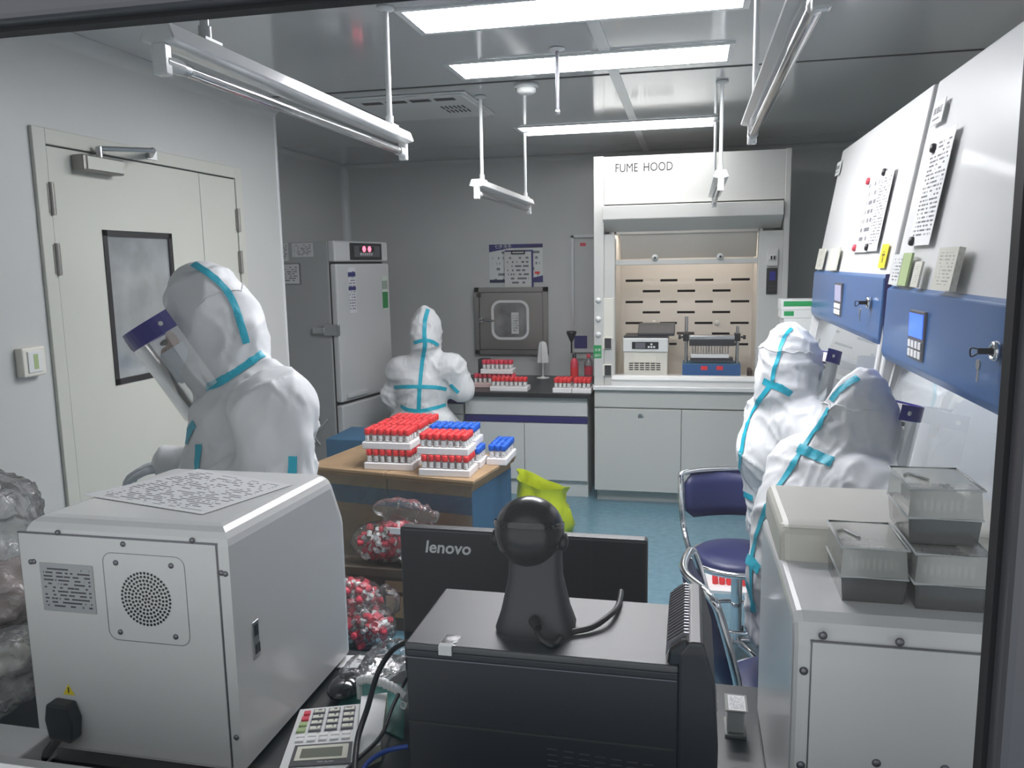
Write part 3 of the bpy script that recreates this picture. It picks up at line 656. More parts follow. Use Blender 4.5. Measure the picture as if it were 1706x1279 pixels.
# second pass-through frame, mostly behind the hood
t = struct(MB().box((bw(953, 500).x, WB-.03, bw(960, 600).z), (bw(957, 500).x, WB-.0005, bw(960, 392).z)).build('window_2', 'steel'))
B((bw(953, 500).x, WB-.03, bw(960, 396).z), (HX0+.3, WB-.0005, bw(960, 391).z)).build('window_frame', 'trimw', t)
B((bw(957, 500).x, WB-.008, bw(960, 598).z), (HX0+.3, WB-.0005, bw(960, 396).z)).build('window_panel', 'wall', t)
B((bw(957, 500).x, WB-.03, bw(960, 586).z), (HX0+.3, WB-.0005, bw(960, 581).z)).build('window_bar', 'trimw', t)
MB().quad((bw(957, 500).x, WB-.0095, bw(960, 580).z), X, Z, .10, .10).build('blue_sticker', 'navy', t)
MB().quad((bw(967, 500).x, WB-.0095, bw(967, 410).z), X, Z, .045, .025).build('red_sticker', 'redp', t)
# ================================================================ BIOSAFETY CABINETS
BX = .580
mat('emitcab', (.95, .97, 1), .5, emit=18)
PU = V((.097, 0, .57)).normalized(); PN = V((-PU.z, 0, PU.x)); PB = V((BX+.008, 0, 1.545))
def bp(x, y, d=0): return aP(x, y, PB+PN*d, PN)
def bsc(y0, y1, zb, zt, label, near):
    t = thing('biosafety_cabinet', label, 'safety cabinet', (BX+.38, (y0+y1)/2, 0), 'two biosafety cabinets along the right wall')
    ztop = 2.105
    # upper casing with leaning white front
    up = MB(); up.prism([(BX+.012, zt-.02), (BX+.012+(ztop-zt+.02)*.17, ztop), (XR-.06, ztop), (XR-.06, zt-.02)], 'y', y0, y1, .006, 2); up.build('upper_casing', 'bscwhite', t)
    # blue fascia with rounded front edges
    bl = MB(); bl.prism([(BX, zb), (BX-.008, zb+.02), (BX, zt-.012), (BX+.018, zt), (BX+.10, zt), (BX+.10, zb)], 'y', y0+.004, y1-.012, .004, 2); fas = bl.build('blue_fascia', 'bscblue', t)
    B((BX+.005, y0, zb), (BX+.10, y0+.004, zt)).build('fascia_end', 'navy', fas) if near is False else None
    # side walls with sloping front, work well, base
    for ya, yb_ in ((y0, y0+.035), (y1-.035, y1)):
        s = MB(); s.prism([(BX+.02, zt-.02), (BX-.04, .98), (BX-.055, .80), (BX-.02, .74), (XR-.06, .74), (XR-.06, zt-.02)], 'y', ya, yb_, .004, 1); s.build('side_wall', 'bscwhite', t)
    B((XR-.10, y0+.035, .80), (XR-.075, y1-.035, zt)).build('rear_wall', 'steel', t)
    B((BX-.04, y0+.035, .77), (XR-.075, y1-.035, .80), .004).build('work_tray', 'steel', t)
    B((BX-.062, y0, .735), (BX-.02, y1, .815), .012, 3).build('armrest', 'bscwhite', t)
    B((BX+.02, y0+.02, .10), (XR-.06, y1-.02, .735), .006).build('base_frame', 'bscwhite', t)
    B((BX+.16, y0+.15, zb+.10), (BX+.20, y1-.15, zb+.115)).build('cabinet_lamp', 'emitcab', t)
    for yy in (y0+.08, y1-.08): B((BX+.05, yy-.03, 0), (BX+.11, yy+.03, .10), .004).build('foot', 'blackm', t)
    g = MB(); a = V((BX+.03, 0, zb+.02)); b = V((BX-.028, 0, 1.00))
    g.add([(a.x, y0+.036, a.z), (a.x, y1-.036, a.z), (b.x, y1-.036, b.z), (b.x, y0+.036, b.z)], [(0, 1, 2, 3)]); sg = g.build('glass_sash', 'sash', t)
    e = MB(); e.box((b.x-.006, y0+.036, b.z-.018), (b.x+.012, y1-.036, b.z), .003); e.build('sash_handle', 'trimw', sg)
    for yy in (y0+.035, y1-.06):
        r = MB(); r.prism([(BX+.026, zb), (BX-.034, .99), (BX-.022, .99), (BX+.038, zb)], 'y', yy, yy+.022); r.build('sash_rail', 'white_gloss', t)
    return t, fas
NZ0, NZ1, FZ0, FZ1 = 1.297, 1.521, 1.330, 1.552
far, ffas = bsc(2.69, 4.16, FZ0, FZ1, 'far biosafety cabinet with blue fascia, next to the fume hood', False)
nea, nfas = bsc(1.02, 2.655, NZ0, NZ1, 'near biosafety cabinet with blue fascia and lit blue screen', True)
def fx(x, y): return aX(x, y, BX-.006)
def keypad(root, scr, x0, y0, x1, y1, ysplit, lit, cols):
    """x0..x1, y0..y1 in photo pixels"""
    a, b = fx(x0, (y0+y1)/2), fx(x1, (y0+y1)/2); xm = (x0+x1)/2
    zt_, zb_, zs = fx(xm, y0).z, fx(xm, y1).z, fx(xm, ysplit).z
    xf = BX-.0105
    B((xf, b.y, zb_), (xf+.012, a.y, zt_), .002).build('keypad_plate', 'alu', root)
    B((xf-.001, b.y+.006, zs+.006), (xf, a.y-.006, zt_-.008)).build('keypad_screen', scr, root)
    wd = (a.y-b.y-.012)/cols
    for r in range(2):
        for c in range(cols):
            y_ = b.y+.006+c*wd; z_ = zb_+.006+r*(zs-zb_-.004)/2
            B((xf-.003, y_+wd*.12, z_), (xf, y_+wd*.88, z_+(zs-zb_)/2*.72), .001).build('keypad_key', 'paper', root)
mat('lcdgrey', (.42, .42, .62), .25)
keypad(ffas, 'lcdgrey', 1392, 471, 1403, 526, 504, False, 4)
keypad(nfas, 'screenblue', 1516, 517, 1541, 600, 566, True, 4)
def keylock(root, x, y, s):
    p = fx(x, y); p.x = BX-.008
    MB().lathe([(.0, .0), (.020*s, .0), (.020*s, .006), (.017*s, .010), (.014*s, .010), (.013*s, .006), (0, .006)], p, -X, 18).build('lock_barrel', 'chrome', root)
    MB().lathe([(0, 0), (.012*s, 0), (.012*s, .001), (0, .001)], p+V((-.0065, 0, 0)), -X).build('lock_core', 'black', root)
    k = MB(); q = p+V((-.012, 0, 0)); k.box(q+V((-.022, -.002, -.006)), q+V((.004, .002, .006)), .001); k.tube([q+V((-.02, .0, .004)), q+V((-.03, .012, .004)), q+V((-.028, .016, -.012)), q+V((-.02, .006, -.006))], .0016, 6); k.build('key', 'black', root)
    k = MB(); q = p+V((-.026, .016, -.028)); k.lathe([(.011*s, -.0012), (.011*s, .0012), (0, .0012)], q, X, 14); k.lathe([(0, -.0012), (.011*s, -.0012)], q, X, 14); k.box(q+V((-.0012, -.004, -.034*s)), q+V((.0012, .004, -.008)), .0005); k.build('hanging_key', 'steel', root)
keylock(nfas, 1663, 585, 1.0); keylock(ffas, 1450, 504, 1.0)
text('BIOBASE', .001, (0, 0, -5), X, Z, 'alu', 'x') if False else None
# name plates, magnets, sheets and stickers on the leaning fronts
def plate(root, x, y, w_, h_, s):
    p = bp(x, y, .001); b_ = MB().quad(p-PN*.0005, -Y, PU, w_, h_, .002).build('name_plate', 'white', root)
    text('BIOBASE', h_*.42, p-Y*w_*.08+PU*h_*.45+PN*.0018, -Y, PU, 'alu', 'plate_lettering', b_, sx=w_*.84/(h_*.42*4.15), depth=.0002)
    MB().quad(p-Y*w_*.1+PU*h_*.2+PN*.0016, -Y, PU, w_*.6, h_*.08, .0003).build('plate_line', 'alu', b_)
plate(nea, 1550, 212, .105, .065, 1); plate(far, 1391, 294, .11, .062, 1)
def sheet(label, bl, br, tl, mats='print_a', cat='paper sheet', mags=(), d=.0025, name='notice_sheet', group=None):
    a, b, c = bp(*bl, d), bp(*br, d), bp(*tl, d); w_ = abs(b.y-a.y); h_ = (c-a).dot(PU)
    o = one(MB().quad(V((a.x, a.y, a.z)), -Y, PU, w_, h_, .0006), name, mats, label, cat, group)
    return o
def magnet(x, y, m, label):
    p = bp(x, y, .0035); one(MB().lathe([(0, 0), (.0125, 0), (.0135, .004), (.011, .010), (0, .011)], p, PN, 14), 'magnet', m, label, 'magnet', 'round magnets on the cabinet fronts')
sheet('curling plastic-covered notice held by black magnets on the near cabinet', (1513, 410), (1546, 414), (1542, 234), 'print_a')
o = sheet('left one of two notices on the far cabinet, held by red magnets', (1420, 421), (1443, 424), (1437, 296), 'print_small')
sheet('right one of two notices on the far cabinet, held by black magnets', (1440, 419), (1460, 418), (1469, 288), 'print_a', d=.0045)
for x, y, m, l in ((1557, 247, 'black', 'black magnet at the top of the near cabinet notice'), (1521, 402, 'black', 'black magnet at the bottom of the near cabinet notice'),
                   (1448, 302, 'redp', 'red magnet at the top of the left notice on the far cabinet'), (1425, 413, 'redp', 'red magnet at the bottom of the left notice on the far cabinet'),
                   (1475, 287, 'black', 'black magnet at the top of the right notice on the far cabinet'), (1446, 412, 'black', 'black magnet at the bottom of the right notice on the far cabinet')): magnet(x, y, m, l)
# things leaning on the ledge above the blue fascias
def leaner(x0, x1, ytop, ybot, m, label, th=.006, name='leaning_card', cat='card'):
    a, b = bp(x0, ybot, .004), bp(x1, ybot, .004); c = bp(x0, ytop, .004)
    y0, y1 = b.y, a.y; h_ = max(.03, (c-a).dot(PU)); zb_ = NZ1 if y1 < 2.68 else FZ1
    p = PB+PN*.006+PU*((zb_+.001-PB.z)/PU.z); p.y = y1
    mb = MB().quad(p, -Y, PU, y1-y0, h_, th); return one(mb, name, m, label, cat, 'cards and notebooks leaning above the blue fascias')
leaner(1361, 1371, 414, 447, 'print_old', 'narrow faded card leaning at the far end of the far cabinet')
leaner(1381, 1395, 412, 447, 'oldpaper', 'pale booklet leaning on the far cabinet ledge')
leaner(1484, 1500, 425, 474, 'print_small', 'small printed table leaning at the left end of the near cabinet')
leaner(1499, 1513, 421, 474, 'greenp', 'olive green card leaning on the near cabinet ledge')
leaner(1521, 1533, 434, 476, 'print_old', 'thin grey-green booklet leaning on the near cabinet ledge')
leaner(1562, 1595, 412, 480, 'print_old', 'thick beige notebook leaning on the near cabinet ledge', .014, 'notebook', 'notebook')
# biohazard stickers
def biohazard(root, bl, br, tl):
    a, b, c = bp(*bl, .0012), bp(*br, .0012), bp(*tl, .0012); w_ = a.y-b.y; h_ = (c-a).dot(PU)
    st = MB().quad(V((a.x, a.y, a.z)), -Y, PU, w_, h_, .0006).build('biohazard_sticker', 'yellow', root)
    s = min(w_, h_)*.44; cc = V((a.x, a.y, a.z))-Y*w_/2+PU*h_/2+PN*.0010; k = MB()
    for i in range(3):
        an = PI/2+i*2*PI/3; o_ = cc+(-Y*math.cos(an)+PU*math.sin(an))*s*.42
        n = 14; vs = []; fs = []
        for j in range(n+1):
            q = an-PI*.82+1.64*PI*j/n+PI*0
            q = an+(-2.45+4.9*j/n)+PI; dr_ = -Y*math.cos(q)+PU*math.sin(q); wv = s*.13*math.sin(PI*(.12+.76*j/n))
            vs += [o_+dr_*(s*.40-wv*.5), o_+dr_*(s*.40+wv*.5)]
        fs = [(2*j, 2*j+1, 2*j+3, 2*j+2) for j in range(n)]; k.add(vs, fs)
    n = 18; ri, ro = s*.40, s*.47; vs = []
    for j in range(n): q = 2*PI*j/n; d_ = -Y*math.cos(q)+PU*math.sin(q); vs += [cc+d_*ri, cc+d_*ro]
    k.add(vs, [(2*j, 2*j+1, (2*j+3) % (2*n), (2*j+2) % (2*n)) for j in range(n)]); k.build('biohazard_symbol', 'black', st)
biohazard(nea, (1678, 488), (1712, 492), (1690, 421))
biohazard(far, (1462, 446), (1473, 446), (1469, 407))
# things inside the cabinets, dimly seen through the sashes
one(B((XR-.30, 2.95, .80), (XR-.14, 3.3, .98), .01), 'reagent_box', 'white', 'white box inside the far cabinet behind the glass', 'box')
# small boxes between hood and far cabinet, stacked on a cart
t = thing('side_cart', 'narrow white cart between the fume hood and the far cabinet', 'cart', (.80, 4.55, 0))
for sx in (.64, .98):
    for sy in (4.26, 4.84): MB().cyl((sx, sy, 0), (sx, sy, 1.12), .012, n=8).build('leg', 'trimw', t)
for z in (.40, .80, 1.12): B((.62, 4.24, z), (1.0, 4.86, z+.02), .004).build('shelf', 'trimw', t)
def gbox(x0, x1, y0, y1, z0, z1, lab, band):
    a = thing('glove_box', lab, 'box', ((x0+x1)/2, (y0+y1)/2, z0), 'boxes stacked on the side cart'); B((x0, y0, z0), (x1, y1, z1), .002).build('carton', 'white', a)
    B((x0+band[0], y0-.001, z0+band[2]), (x0+band[1], y0, z0+band[3])).build('green_band', 'green', a) if band else None
    return a
Yc = 4.34
def cz(y, x=1330): return aY(x, y, Yc).z
def cxp(x): return aY(x, 520, Yc).x
gbox(cxp(1301), cxp(1301)+.22, Yc, Yc+.16, cz(516), cz(499), 'upper white box with a long green band beside the far cabinet', (.012, .20, .018, .044))
gbox(cxp(1302), cxp(1302)+.22, Yc, Yc+.16, cz(530), cz(516)-.001, 'second white box with a small green square beside the far cabinet', (.012, .06, .012, .036))
b1 = gbox(cxp(1306), cxp(1306)+.22, Yc, Yc+.16, 1.14, cz(530)-.001, 'lowest white carton with print in the stack beside the far cabinet', None)
MB().quad((cxp(1332), Yc-.0006, 1.15), X, Z, .11, .06).build('box_print', 'print_a', b1); B((cxp(1325), Yc-.001, 1.14), (cxp(1330), Yc, 1.22)).build('black_bar', 'black', b1)
# ================================================================ FRONT BENCH
WT = .75
t = thing('front_bench', 'laboratory bench with black top below the window', 'bench', (-.4, 1.22, 0))
B((-2.10, .87, WT-.03), (.50, 1.59, WT), .004).build('worktop', 'worktop', t)
for x in (-2.05, -1.2, -.35, .45): B((x, .92, 0), (x+.03, 1.55, WT-.03)).build('bench_leg', 'cab', t)
B((-2.05, 1.50, .45), (.45, 1.53, WT-.03)).build('modesty_panel', 'cab', t)
# ---------------- white analyser on the left, seen from its rear
t = thing('pcr_analyser', 'big white analyser seen from behind, with round fan grille and printed sheet on top', 'analyser', (-.92, 1.35, WT))
PY, px0, px1, pz = 1.12, -1.107, -.722, 1.188
b = MB(); b.prism([(PY, WT+.015), (PY, pz), (PY+.40, pz-.010), (PY+.455, pz-.12), (PY+.455, WT+.015)], 'x', px0, px1, .030, 4, lambda a, c: (a.z > WT+.1 or c.z > WT+.1) and not (abs(a.y-PY) < 1e-4 and abs(c.y-PY) < 1e-4 and abs(a.z-c.z) > .1))
sh = b.build('housing', 'device', t)
for p in ((px0+.05, PY+.05), (px1-.05, PY+.05), (px0+.05, PY+.40), (px1-.05, PY+.40)): MB().cyl((p[0], p[1], WT), (p[0], p[1], WT+.016), .016, n=10).build('foot', 'rubber', t)
def py(x, y): return aY(x, y, PY)
q0, q1 = py(52, 1100).x+.004, py(372, 1100).x+.002
rp = B((q0, PY-.003, WT+.020), (q1, PY+.002, py(210, 898).z), .001).build('rear_panel', 'device', t)
sm = MB(); zt_ = py(210, 898).z
for a, c in (((q0-.0025, zt_), (q1+.0025, zt_+.0025)), ((q0-.0025, WT+.02), (q0, zt_)), ((q1, WT+.02), (q1+.0025, zt_))): sm.box((a[0], PY-.0008, a[1]), (c[0], PY+.002, c[1]))
sm.build('panel_seam', 'alu', t)
def screw(root, p, d, r=.0055):
    k = MB().lathe([(r, 0), (r*.95, r*.35), (r*.5, r*.62), (0, r*.66)], p, d, 12).build('screw', 'alu', root)
for x, y in ((96, 887), (320, 900), (207, 905), (49, 934), (59, 934), (369, 954), (379.5, 956), (195, 936), (287, 941), (203, 1051), (295, 1059), (73, 1193), (394, 1228)):
    p = py(x, y); p.x = min(max(p.x, px0+.008), px1-.008); p.y = PY-.003 if q0 < p.x < q1 and p.z < zt_ else PY; screw(rp, p, -Y, .0048)
MB().quad((py(73, 980).x, PY-.0035, py(110, 1017).z), X, Z, py(160, 970).x-py(73, 970).x, py(115, 938).z-py(115, 1017).z).build('rating_plate', 'print_label', rp)
fc = py(245.5, 996.5); fw = py(315, 1000).x-py(180, 1000).x
ol = rrect(fc.x, fc.z, fw, fw*1.0, .018); il = rrect(fc.x, fc.z, fw-.002, fw-.002, .017)
gg = MB(); n = len(ol); gg.add([(x, PY-.0034, z) for x, z in ol]+[(x, PY-.0034, z) for x, z in il], [(i, n+i, n+(i+1) % n, (i+1) % n) for i in range(n)])
fp = gg.build('fan_plate_outline', 'alu', rp)
hs = MB(); R = (py(285, 997).x-py(206, 997).x)/2
cnt = 0
for k in range(0, 8):
    m_ = 1 if k == 0 else k*6
    for i in range(m_):
        an = 2*PI*i/m_+k*.2; p = V((fc.x+R*k/7*math.cos(an), PY-.0036, fc.z+R*k/7*math.sin(an)))
        hs.add([p+V((.0026*math.cos(j*PI/3), 0, .0026*math.sin(j*PI/3))) for j in range(6)], [tuple(range(6))])
o = hs.build('fan_holes', 'black', rp); o['kind'] = 'stuff'
# power inlet, plug and cord, warning triangle
p = py(118, 1192); pl = MB(); pl.prism([(p.x-.022, p.z-.030), (p.x-.028, p.z+.006), (p.x-.022, p.z+.036), (p.x+.018, p.z+.034), (p.x+.028, p.z+.004), (p.x+.022, p.z-.034)], 'y', PY-.03, PY-.003, .004, 2); pg = pl.build('power_plug', 'black', t)
MB().tube([p+V((-.01, -.02, -.03)), p+V((-.028, -.03, -.055)), p+V((-.055, -.03, -.085)), p+V((-.08, -.01, -.115)), p+V((-.14, .0, -.125))], .0085, 10).build('power_cord', 'black', pg)
p = py(117, 1148); tr = MB(); s = .012; tr.add([p+V((-s, -.0036, -s*.7)), p+V((s, -.0036, -s*.7)), p+V((0, -.0036, s))], [(0, 1, 2)]); w1 = tr.build('warning_sign', 'yellow', rp)
tr = MB(); tr.box(p+V((-.001, -.0042, -.004)), p+V((.001, -.0037, .006))); tr.build('warning_mark', 'black', w1)
# ports on the side
sx = px1+.0005
a = aX(420, 1038, sx); c = aX(432, 1092, sx)
po_ = B((sx-.002, a.y, c.z), (sx+.001, c.y+.004, a.z), .001).build('port_plate', 'steel', t)
B((sx+.001, a.y+.004, a.z-.026), (sx+.0015, c.y, a.z-.006)).build('network_port', 'black', po_)
for k in range(2): B((sx+.001, a.y+.004+k*.009, c.z+.008), (sx+.0015, a.y+.010+k*.009, c.z+.026)).build('usb_port', 'black', po_)
# printed sheet lying on top, sagging over the curve
ps = MB(); cn = [aZ(138, 826, pz-.004), aZ(338, 860, pz-.004), aZ(487, 808, pz-.006), aZ(330, 782, pz-.009)]
u_ = cn[1]-cn[0]; v_ = cn[3]-cn[0]
o = cn[0].copy(); zz_ = pz+.0012
ps.add([(c.x, c.y, zz_-(c.y-PY)*.025+.0005) for c in cn]+[(c.x, c.y, zz_-(c.y-PY)*.025) for c in cn], [(0, 1, 2, 3), (7, 6, 5, 4), (0, 4, 5, 1), (1, 5, 6, 2), (2, 6, 7, 3), (3, 7, 4, 0)]); ps.uv[0] = [(0, 0), (1, 0), (1, 1), (0, 1)]
one(ps, 'printed_sheet', 'print_form', 'printed form lying on top of the big white analyser', 'paper sheet')
# ---------------- computer tower lying across, scanner on top
t = thing('computer_tower', 'black desktop computer tower with grey top in the foreground', 'computer', (-.17, 1.05, WT))
ca, cb, cc, cdn = aZ(757, 980, 1.1), aZ(680, 1060, 1.1), aZ(1150, 1115, 1.1), aZ(1190, 1012, 1.1)
tx0, tx1, ty0, ty1, tz = -.368, -.008, .968, 1.155, 1.10
B((tx0, ty0, WT+.012), (tx1, ty1, tz-.010), .002).build('case', 'pcblack', t)
B((tx0-.001, ty0-.001, tz-.010), (tx1, ty1+.001, tz), .003).build('top_cover', 'pctop', t)
B((tx0+.0, ty0-.0015, tz-.115), (tx1-.004, ty0+.001, tz-.112)).build('side_groove', 'seam', t)
B((tx0+.0, ty0-.0025, tz-.020), (tx1-.002, ty0+.001, tz-.0185)).build('edge_line', 'alu', t)
bz = MB(); bz.prism([(tx1, WT+.006), (tx1, tz+.018), (tx1+.012, tz+.034), (tx1+.03, tz+.034), (tx1+.045, tz-.02), (tx1+.05, tz-.10), (tx1+.05, WT+.006)], 'y', ty0-.004, ty1+.004, .004, 2); bzl = bz.build('front_bezel', 'pcblack', t)
gr = MB(); gr.prism([(tx1-.014, tz+.001), (tx1-.012, tz+.022), (tx1+.006, tz+.036), (tx1+.012, tz+.036), (tx1+.012, tz+.001)], 'y', ty0-.002, ty1+.002, .003, 1); gr.build('grille_block', 'gloss_black', t)
for k in range(18):
    yy = ty0+.012+k*(ty1-ty0-.02)/18; r = MB(); r.prism([(tx1-.0165, tz+.006), (tx1-.0145, tz+.024), (tx1+.006, tz+.0395), (tx1+.012, tz+.0395), (tx1+.010, tz+.036), (tx1-.011, tz+.02)], 'y', yy, yy+.0035); r.build('grille_rib', 'alu', t)
lg = text('lenovo', .022, (tx1+.0505, ty0+.06, tz-.09), Y, Z, 'trimw', 'lettering', bzl)
sl = MB()
for i in range(7):
    for r in range(9):
        p0 = aY(912+i*26.5, 1246+i*4.3+r*9.3, ty0); B((p0.x, ty0-.001, p0.z-.0012), (p0.x+.0135, ty0+.0005, p0.z)).build('vent_slit', 'alu', t)
p = aZ(752, 1066, tz); tp = B((p.x-.011, ty0+.001, tz), (p.x+.010, ty0+.032, tz+.0006)).build('tape_scrap', 'film_milk', t)
B((p.x-.012, ty0-.0035, tz-.012), (p.x+.006, ty0+.006, tz+.0009)).build('label_scrap', 'print_small', t)
# ---------------- barcode scanner
S = aZ(893, 1040, tz); S.y = 1.045; S.x = aY(893, 1000, 1.045).x
t = thing('barcode_scanner', 'black ball-headed desktop barcode scanner standing on the computer tower', 'scanner', (S.x, S.y, tz))
ped = MB()
# tapering pedestal: wide foot, narrow waist
def ringbox(mb, levels):
    vs = []; n = 20
    for z, wx, wy, oy in levels:
        for i in range(n):
            an = 2*PI*i/n; c_, s_ = math.cos(an), math.sin(an); e = .55
            vs.append(V((S.x+wx*math.copysign(abs(c_)**e, c_), S.y+oy+wy*math.copysign(abs(s_)**e, s_), z)))
    fs = [(k*n+i, k*n+(i+1) % n, (k+1)*n+(i+1) % n, (k+1)*n+i) for k in range(len(levels)-1) for i in range(n)]
    mb.add(vs, fs, True); mb.add(vs[:n], [tuple(range(n))[::-1]]); mb.add(vs[-n:], [tuple(range(n))])
ringbox(ped, [(tz, .054, .038, 0), (tz+.006, .055, .039, 0), (tz+.03, .047, .033, 0), (tz+.075, .037, .026, .002), (tz+.10, .036, .025, .004), (tz+.118, .037, .025, .006)]); ped.build('pedestal', 'blackm', t)
hc = aY(882, 885, S.y+.005); hd_ = MB(); hd_.ell(hc, (.0485, .047, .049), None, 32, 22); hdo = hd_.build('scan_head', 'scanhead', t)
MB().lathe([(.0482, -.004), (.0492, 0), (.0482, .004)], hc+V((0, -.002, .012)), V((0, .25, 1)), 32).build('head_seam', 'gloss_black', hdo)
for s in (-1, 1): MB().lathe([(.012, 0), (.012, .006), (.004, .009), (0, .009)], hc+V((s*.045, 0, -.012)), V((s, 0, 0))).build('pivot_cap', 'black', hdo)
c0 = S+V((.004, -.036, .0)); c0.z = tz+.026
MB().lathe([(.008, 0), (.007, .012), (.005, .02)], c0, V((.5, -1, -.1))).build('cable_boot', 'rubber', t)
MB().tube([c0, c0+V((.012, -.022, -.012)), V((c0.x+.03, c0.y-.026, tz+.006)), aZ(940, 1056, tz+.005), aZ(985, 1045, tz+.006), aZ(1015, 1025, tz+.010), aZ(1030, 1008, tz+.006), aZ(1035, 985, tz+.003)], .0042, 8).build('cable', 'cable', t)
# ---------------- monitor, seen from behind
t = thing('monitor', 'black computer monitor seen from behind with silver lettering', 'monitor', (-.33, 1.42, WT))
my = 1.42; m0, m1 = aY(665, 880, my), aY(1079, 887, my); mz1 = m0.z+.003; mz0 = mz1-.30
mbk = B((m0.x, my, mz0), (m1.x, my+.028, mz1), .006, 3).build('rear_cover', 'pcblack', t)
B((m0.x+.006, my+.028, mz0+.006), (m1.x-.006, my+.034, mz1-.006), .002).build('screen', 'gloss_black', t)
for x in (821, 985): q = aY(x, 900, my); B((q.x-.0008, my-.0006, mz0), (q.x+.0008, my+.0005, mz1-.008)).build('cover_seam', 'seam', mbk)
a = aY(708, 919, my); c = aY(789, 919, my); text('lenovo', .0335, (a.x, my-.0006, a.z), X, Z, 'trimw', 'lettering', mbk, bold=.0007, shear=.15, sx=(c.x-a.x)/.0975)
st = MB(); sxm = (m0.x+m1.x)/2; st.box((sxm-.035, my-.03, WT+.01), (sxm+.035, my-.002, mz0+.12), .006); st.build('stand_neck', 'pcblack', t)
B((sxm-.13, my-.10, WT), (sxm+.13, my+.10, WT+.012), .005).build('stand_foot', 'pcblack', t)
# ---------------- white instrument on the right
t = thing('white_instrument', 'white boxy instrument at the right with tip boxes on top', 'instrument', (.36, 1.25, WT))
rx0, rx1, ry0, ry1 = .135, .50, 1.022, 1.50; rz = 1.150
b = MB(); b.prism([(ry0, WT+.012), (ry0, rz-.035), (ry0+.012, rz-.008), (ry0+.03, rz), (ry0+.20, rz), (ry1, rz-.02), (ry1, WT+.012)], 'x', rx0, rx1, .012, 3, lambda a, c: abs(a.x-c.x) < 1e-4 and max(a.z, c.z) > WT+.3); b.build('housing', 'device2', t)
bk = MB(); bk.prism([(ry0+.205, rz-.02), (ry0+.225, rz+.042), (ry0+.245, rz+.05), (ry1-.01, rz+.05), (ry1, rz-.02)], 'x', rx0+.004, rx1-.004, .014, 3); bk.build('front_hood', 'cream', t)
for p in ((rx0+.04, ry0+.05), (rx1-.05, ry0+.05), (rx0+.04, ry1-.05), (rx1-.05, ry1-.05)): MB().cyl((p[0], p[1], WT), (p[0], p[1], WT+.014), .016, n=10).build('foot', 'rubber', t)
def ry(x, y): return aY(x, y, ry0)
lz, lx = ry(1400, 1072).z, ry(1352, 1100).x
rpn = B((lx, ry0-.003, WT+.02), (rx1-.01, ry0+.002, lz), .001).build('rear_panel', 'device2', t)
sm = MB(); sm.box((lx-.0015, ry0-.0008, WT+.02), (lx, ry0+.002, lz)); sm.box((lx-.002, ry0-.0008, lz), (rx1-.01, ry0+.002, lz+.0015)); sm.build('panel_seam', 'alu', t)
for x, y in ((1371, 1058), (1499, 1069), (1339, 1117), (1334, 1274), (1459, 1268), (1573, 1278)):
    p = ry(x, y); p.y = ry0-.003 if p.x > lx and p.z < lz else ry0; screw(rpn, p, -Y, .0055)
# ---------------- pipette tip boxes
def tipbox(x0, x1, y0, y1, z0, h, label):
    t = thing('tip_box', label, 'tip box', ((x0+x1)/2, (y0+y1)/2, z0), 'pipette tip boxes on the white instrument')
    zm = z0+h*.47
    def shell(a, b, top):
        m_ = MB(); (xa, ya, za), (xb, yb_, zb_) = a, b; i = .003
        m_.add([(xa+i, ya+i, za), (xb-i, ya+i, za), (xb-i, yb_-i, za), (xa+i, yb_-i, za), (xa, ya, zb_), (xb, ya, zb_), (xb, yb_, zb_), (xa, yb_, zb_)] if not top else
               [(xa, ya, za), (xb, ya, za), (xb, yb_, za), (xa, yb_, za), (xa+i, ya+i, zb_), (xb-i, ya+i, zb_), (xb-i, yb_-i, zb_), (xa+i, yb_-i, zb_)],
               [(0, 1, 5, 4), (1, 2, 6, 5), (2, 3, 7, 6), (3, 0, 4, 7)]+([(4, 5, 6, 7)] if top else [(3, 2, 1, 0)])); return m_
    ba = shell((x0, y0, z0), (x1, y1, zm), False).build('base_tray', 'frostd', t)
    mm = B((x0+.006, y0+.006, z0+.002), (x1-.006, y1-.006, zm+.004)).build('tip_rack', 'blackm', t)
    ld_ = shell((x0-.001, y0-.001, zm+.001), (x1+.001, y1+.001, z0+h), True).build('lid', 'frost', t)
    r = MB(); e = .0018
    for z in (zm, z0+h): r.tube([(x0-.001, y0-.001, z), (x1+.001, y0-.001, z), (x1+.001, y1+.001, z), (x0-.001, y1+.001, z)], e, 6, True, False)
    r.build('rim', 'trimw', ld_)
    nx, ny = 8, 6; tm = None
    for i in range(nx):
        for j in range(ny):
            cx_, cy_ = x0+.012+(x1-x0-.024)*(i+.5)/nx, y0+.012+(y1-y0-.024)*(j+.5)/ny
            if tm is None:
                o = MB().lathe([(.0036, 0), (.0042, .017), (.0030, .018), (.002, .004)], V((cx_, cy_, zm+.004)), Z, 8).build('pipette_tip', 'frost', t); tm = o; c00 = (cx_, cy_)
            else:
                o = tm.copy(); C.objects.link(o); o.location = (cx_-c00[0], cy_-c00[1], 0)
    lc = ((x0+x1)/2-.022, (y0+y1)/2); ln = MB(); ln.tube([(lc[0]-.014, lc[1]+.006, z0+h+.0015), (lc[0]-.006, lc[1]+.014, z0+h+.0015), (lc[0]+.004, lc[1]-.004, z0+h+.0015), (lc[0]+.010, lc[1]-.016, z0+h+.0015)], .0022, 6); ln.build('lid_ridge', 'frost', ld_)
    return t
tipbox(.200, .281, 1.088, 1.200, rz, .075, 'frosted tip box standing alone left of the stacked pair')
tipbox(.288, .376, 1.078, 1.195, rz, .075, 'lower frosted tip box of the stacked pair beside the window frame')
tipbox(.284, .372, 1.110, 1.225, rz+.0775, .075, 'upper frosted tip box of the stacked pair beside the window frame')
